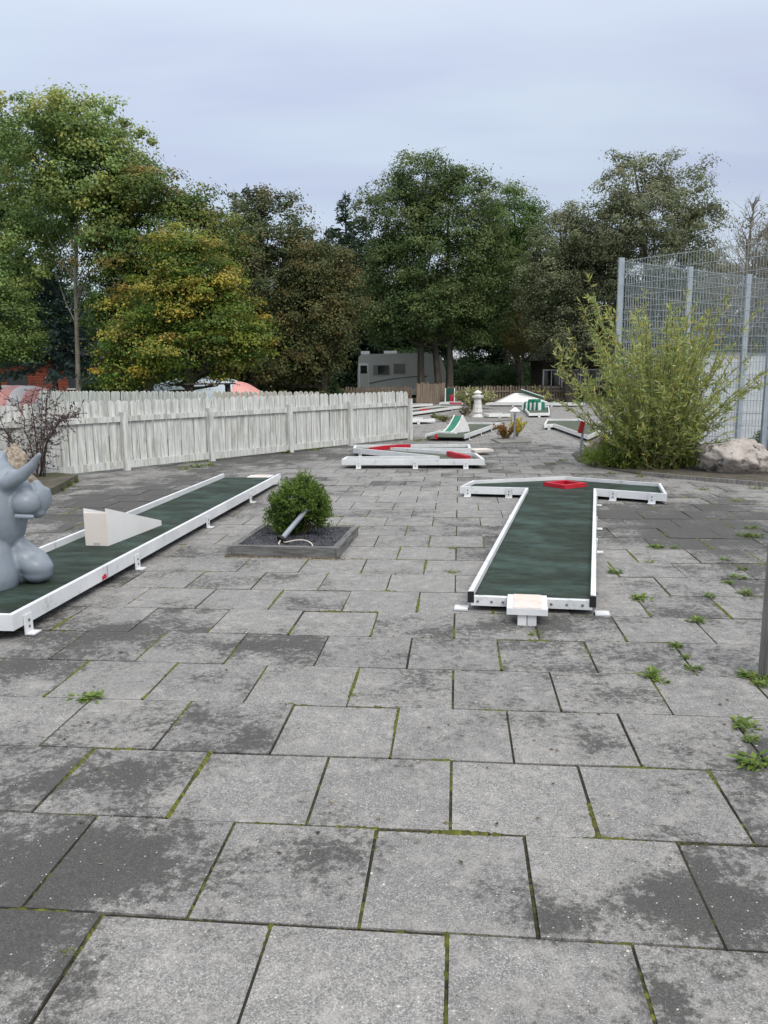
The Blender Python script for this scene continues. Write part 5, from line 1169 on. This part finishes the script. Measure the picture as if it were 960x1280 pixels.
# ------------------------------------------------------------------ beyond the fence: camper, hut, brick building, bouncing pillows, picnic table
def camper():
    d = 51.5; x0 = X(449, d); s = d/F_PX
    t = empty('camper_van', (x0, d, -.08), 'large grey and white motorhome parked behind the brown fence under the oak', 'camper', rz=R(-4))
    L_ = 5.7; H_ = Z(480, 442, d)
    prof = [(0, .62), (.02, 1.9), (.10, H_-.2), (.3, H_-.03), (L_-1.2, H_), (L_-.3, H_-.25), (L_, 1.9), (L_, .62)]
    m = MB(); m.hexa([(x, 0, z) for x, z in prof], [(x, 2.2, z) for x, z in prof]); m.bevel(.06, 2); child(t, 'body', m.mesh('body'), mat='caravan_body')
    def side(name, x, z, w, h, mat, th=.02, bev=.0):
        m = MB(); m.box((x, -th/2-.001, z), (w, th, h))
        if bev: m.bevel(bev, 2)
        return child(t, name, m.mesh(name), mat=mat)
    side('skirt', L_/2, .55, L_-.2, .34, 'caravan_white', .03)
    dr = side('door', .42, 1.47, .62, 1.9, 'caravan_white', .02); side('door_panel', .42, 1.25, .52, 1.3, 'caravan_body', .03); side('door_window', .42, 2.02, .42, .5, 'glass_dark', .04)
    w1 = side('window_frame', 1.55, 1.98, 1.05, .62, 'caravan_grey', .02, .0); side('window', 1.70, 1.98, .72, .54, 'glass_dark', .035)
    side('window', 2.72, 2.05, .74, .60, 'glass_dark', .03)
    for k in range(6):
        xa, xb = .8+k*.62, .8+(k+1)*.62; za = 1.13+.42*(1-(1-k/6)**2); zb = 1.13+.42*(1-(1-(k+1)/6)**2)
        m = MB(); m.hexa([(xa, -.012, za-.03), (xb, -.012, zb-.03), (xb, -.001, zb-.03), (xa, -.001, za-.03)], [(xa, -.012, za+.03), (xb, -.012, zb+.03), (xb, -.001, zb+.03), (xa, -.001, za+.03)]); child(t, 'stripe', m.mesh('stripe'), mat='glass_dark')
    for xw in (4.2, ):
        m = MB(); pts = [(xw+.62*math.cos(a), .62*math.sin(a)) for a in np.linspace(0, math.pi, 13)]; pi = [(xw+.5*math.cos(a), .5*math.sin(a)) for a in np.linspace(math.pi, 0, 13)]
        pr_ = pts+pi; m.hexa([(x, -.05, z+.42) for x, z in pr_], [(x, .0, z+.42) for x, z in pr_]); child(t, 'wheel_arch', m.mesh('wheel_arch'), mat='caravan_white')
        m = MB(); m.tube([(xw, -.03, .45), (xw, .3, .45)], .5, 20); w_ = child(t, 'wheel', m.mesh('wheel', True), mat='black_rubber')
        m = MB(); m.tube([(xw, -.045, .45), (xw, -.03, .45)], .2, 14); child(w_, 'rim', m.mesh('rim', True), mat='caravan_grey')
    for xr, w in ((.25, .5), (1.9, .8)):
        m = MB(); m.box((xr+.2, 1.0, H_+.08), (w, .9, .2)); m.bevel(.05, 2); child(t, 'roof_unit', m.mesh('roof_unit'), mat='caravan_white')
camper()
def hut():
    d = 45; x0 = X(672, d); t = empty('garden_hut', (x0, d, -.08), 'dark wooden hut with a black hipped roof and white window frames', 'hut')
    ze = Z(690, 450, d); W = 6.2; zr = ze+1.75
    m = MB(); m.box((W/2, 1.8, ze/2), (W-.4, 3.4, ze)); child(t, 'wall', m.mesh('wall'), mat='hut_wall')
    m = MB(); m.hexa([(-.35, -.4, ze-.05), (W+.3, -.4, ze-.05), (W+.3, 4, ze-.05), (-.35, 4, ze-.05)], [(1.6, 1.75, zr), (W-1.6, 1.75, zr), (W-1.6, 1.85, zr), (1.6, 1.85, zr)]); child(t, 'roof', m.mesh('roof'), mat='roof_dark')
    for k in range(5):
        xw = .75+k*1.05; zc = 1.35; f = MB(); f.box((xw, .09, zc), (.98, .06, 1.0)); fo = child(t, 'window', f.mesh('window'), mat='glass_dark')
        for (cx, cz, w, h) in ((0, .48, .98, .07), (0, -.48, .98, .07), (-.46, 0, .07, .9), (.46, 0, .07, .9), (0, 0, .045, .9)):
            f = MB(); f.box((xw+cx, .05, zc+cz), (w, .05, h)); child(fo, 'frame', f.mesh('frame'), mat='caravan_white')
hut()
def brick_building():
    d = 44; x0 = X(-60, d); x1 = X(240, d); t = empty('brick_building', (x0, d, -.08), 'low red brick building glimpsed behind the trees and the lawn', 'building')
    W = x1-x0; m = MB(); m.box((W/2, 2, 1.35), (W, 4, 2.7)); w_ = child(t, 'wall', m.mesh('wall'), mat='brick_wall')
    # courses of brick standing proud of the joints
    VV, FF, TT = [], [], []; bw, bh = .25, .083; rg = random.Random(4); nrow = 30; ncol = int(W/bw)-1
    fc = ((0, 1, 5, 4), (4, 5, 7, 6), (0, 4, 6, 2), (1, 3, 7, 5), (2, 6, 7, 3))
    for r_ in range(nrow):
        for c_ in range(ncol):
            xx = c_*bw + (r_ % 2)*bw/2 + .04; zz_ = r_*bh+.06; i0 = len(VV); p = rg.uniform(.004, .012)
            for z in (0, bh-.012):
                for y in (-p, .002):
                    for x in (0, bw-.012): VV.append((xx+x, y, zz_+z))
            for f in ((0, 1, 5, 4), (4, 5, 7, 6), (0, 4, 6, 2), (1, 3, 7, 5), (0, 2, 3, 1)): FF.append([i0+q for q in f])
            tone = rg.uniform(.75, 1.25); TT += [(.25*tone, .062*tone, .035*tone)]*5
    o = child(t, 'brick', np_mesh('brick', VV, FF, np.array(TT)), mat='leaf_brick'); o['kind'] = 'stuff'
    m = MB(); m.hexa([(-.4, -.5, 2.7), (W+.4, -.5, 2.7), (W+.4, 4.5, 2.7), (-.4, 4.5, 2.7)], [(-.4, 1.9, 4.1), (W+.4, 1.9, 4.1), (W+.4, 2.1, 4.1), (-.4, 2.1, 4.1)]); child(t, 'roof', m.mesh('roof'), mat='roof_dark')
    for k in (.12, .30, .55, .8):
        f = MB(); f.box((W*k, -.02, 1.6), (1.1, .06, 1.0)); fo = child(t, 'window', f.mesh('window'), mat='glass_dark')
        f = MB(); f.box((W*k, -.06, 1.07), (1.25, .1, .06)); child(fo, 'sill', f.mesh('sill'), mat='caravan_white')
    m = MB(); bmesh.ops.create_icosphere(m.bm, subdivisions=2, radius=.09, matrix=Matrix.Translation((X(68, d)-x0, -.12, Z(68, 473, d)))); child(t, 'wall_lamp', m.mesh('wall_lamp', True), mat='caravan_white')
m_, nt_, N_, L_, b_ = nodes_for('leaf_brick'); a_ = N_('ShaderNodeAttribute'); a_.attribute_name = 'tint'; L_(a_.outputs['Color'], b_.inputs['Base Color']); b_.inputs['Roughness'].default_value = .9
brick_building()
def pillow(px0, px1, ptop, d, label, mats, depth=4.0):
    x0, x1 = X(px0, d), X(px1, d); h = Z((px0+px1)/2, ptop, d); t = empty('bouncing_pillow', ((x0+x1)/2, d+depth/2, -.09), label, 'bouncing pillow'); w = (x1-x0)/2; n = len(mats)
    nx = 8
    for k in range(n):
        VV, FF = [], []
        for i in range(nx+1):
            u = -1 + 2*(k + i/nx)/n
            for j in range(13):
                v = -1 + 2*j/12; r = math.sqrt(max(0, 1-min(1, abs(u)**2.4)))*math.sqrt(max(0, 1-min(1, abs(v)**2.4)))
                VV.append((u*w, v*depth/2, h*r*(1+.012*math.sin(i/nx*math.pi)*2)))
        for i in range(nx):
            for j in range(12): a = i*13+j; FF.append((a, a+13, a+14, a+1))
        child(t, 'air_chamber', np_mesh('air_chamber', VV, FF, smooth=True), mat=mats[k])
PK, BL, WH = 'pillow_pink', 'pillow_blue', 'pillow_white'
pillow(-90, 78, 483, 33, 'pink and white bouncing pillow on the lawn behind the twiggy shrub', [BL, PK, WH, BL, WH, PK, WH, PK, WH, WH])
pillow(150, 336, 472, 31, 'pale blue and pink bouncing pillow on the lawn behind the maple', [PK, BL, BL, BL, BL, BL, PK, PK])
def picnic():
    d = 24; x = X(266, d); t = empty('picnic_table', (x, d, -.09), 'dark wooden picnic table on the lawn under the golden maple', 'table', rz=R(18)); h = Z(266, 479, d); s = h/.76
    for k in range(5):
        m = MB(); m.box((0, -.32+.16*k, h-.02), (1.5, .145, .04)); child(t, 'plank', m.mesh('plank'), mat='dark_wood')
    for sy in (-1, 1):
        for k in range(2):
            m = MB(); m.box((0, sy*(.66+.15*k), h*.6), (1.5, .13, .04)); child(t, 'bench_plank', m.mesh('bench_plank'), mat='dark_wood')
    for sx in (-1, 1):
        for sy in (-1, 1):
            m = MB(); m.tube([(sx*.55, sy*.62, 0), (sx*.55, sy*.25, h-.04)], .05, 4); child(t, 'leg', m.mesh('leg'), mat='dark_wood')
        m = MB(); m.box((sx*.55, 0, h*.54), (.05, 1.6, .09)); child(t, 'cross_beam', m.mesh('cross_beam'), mat='dark_wood')
picnic()
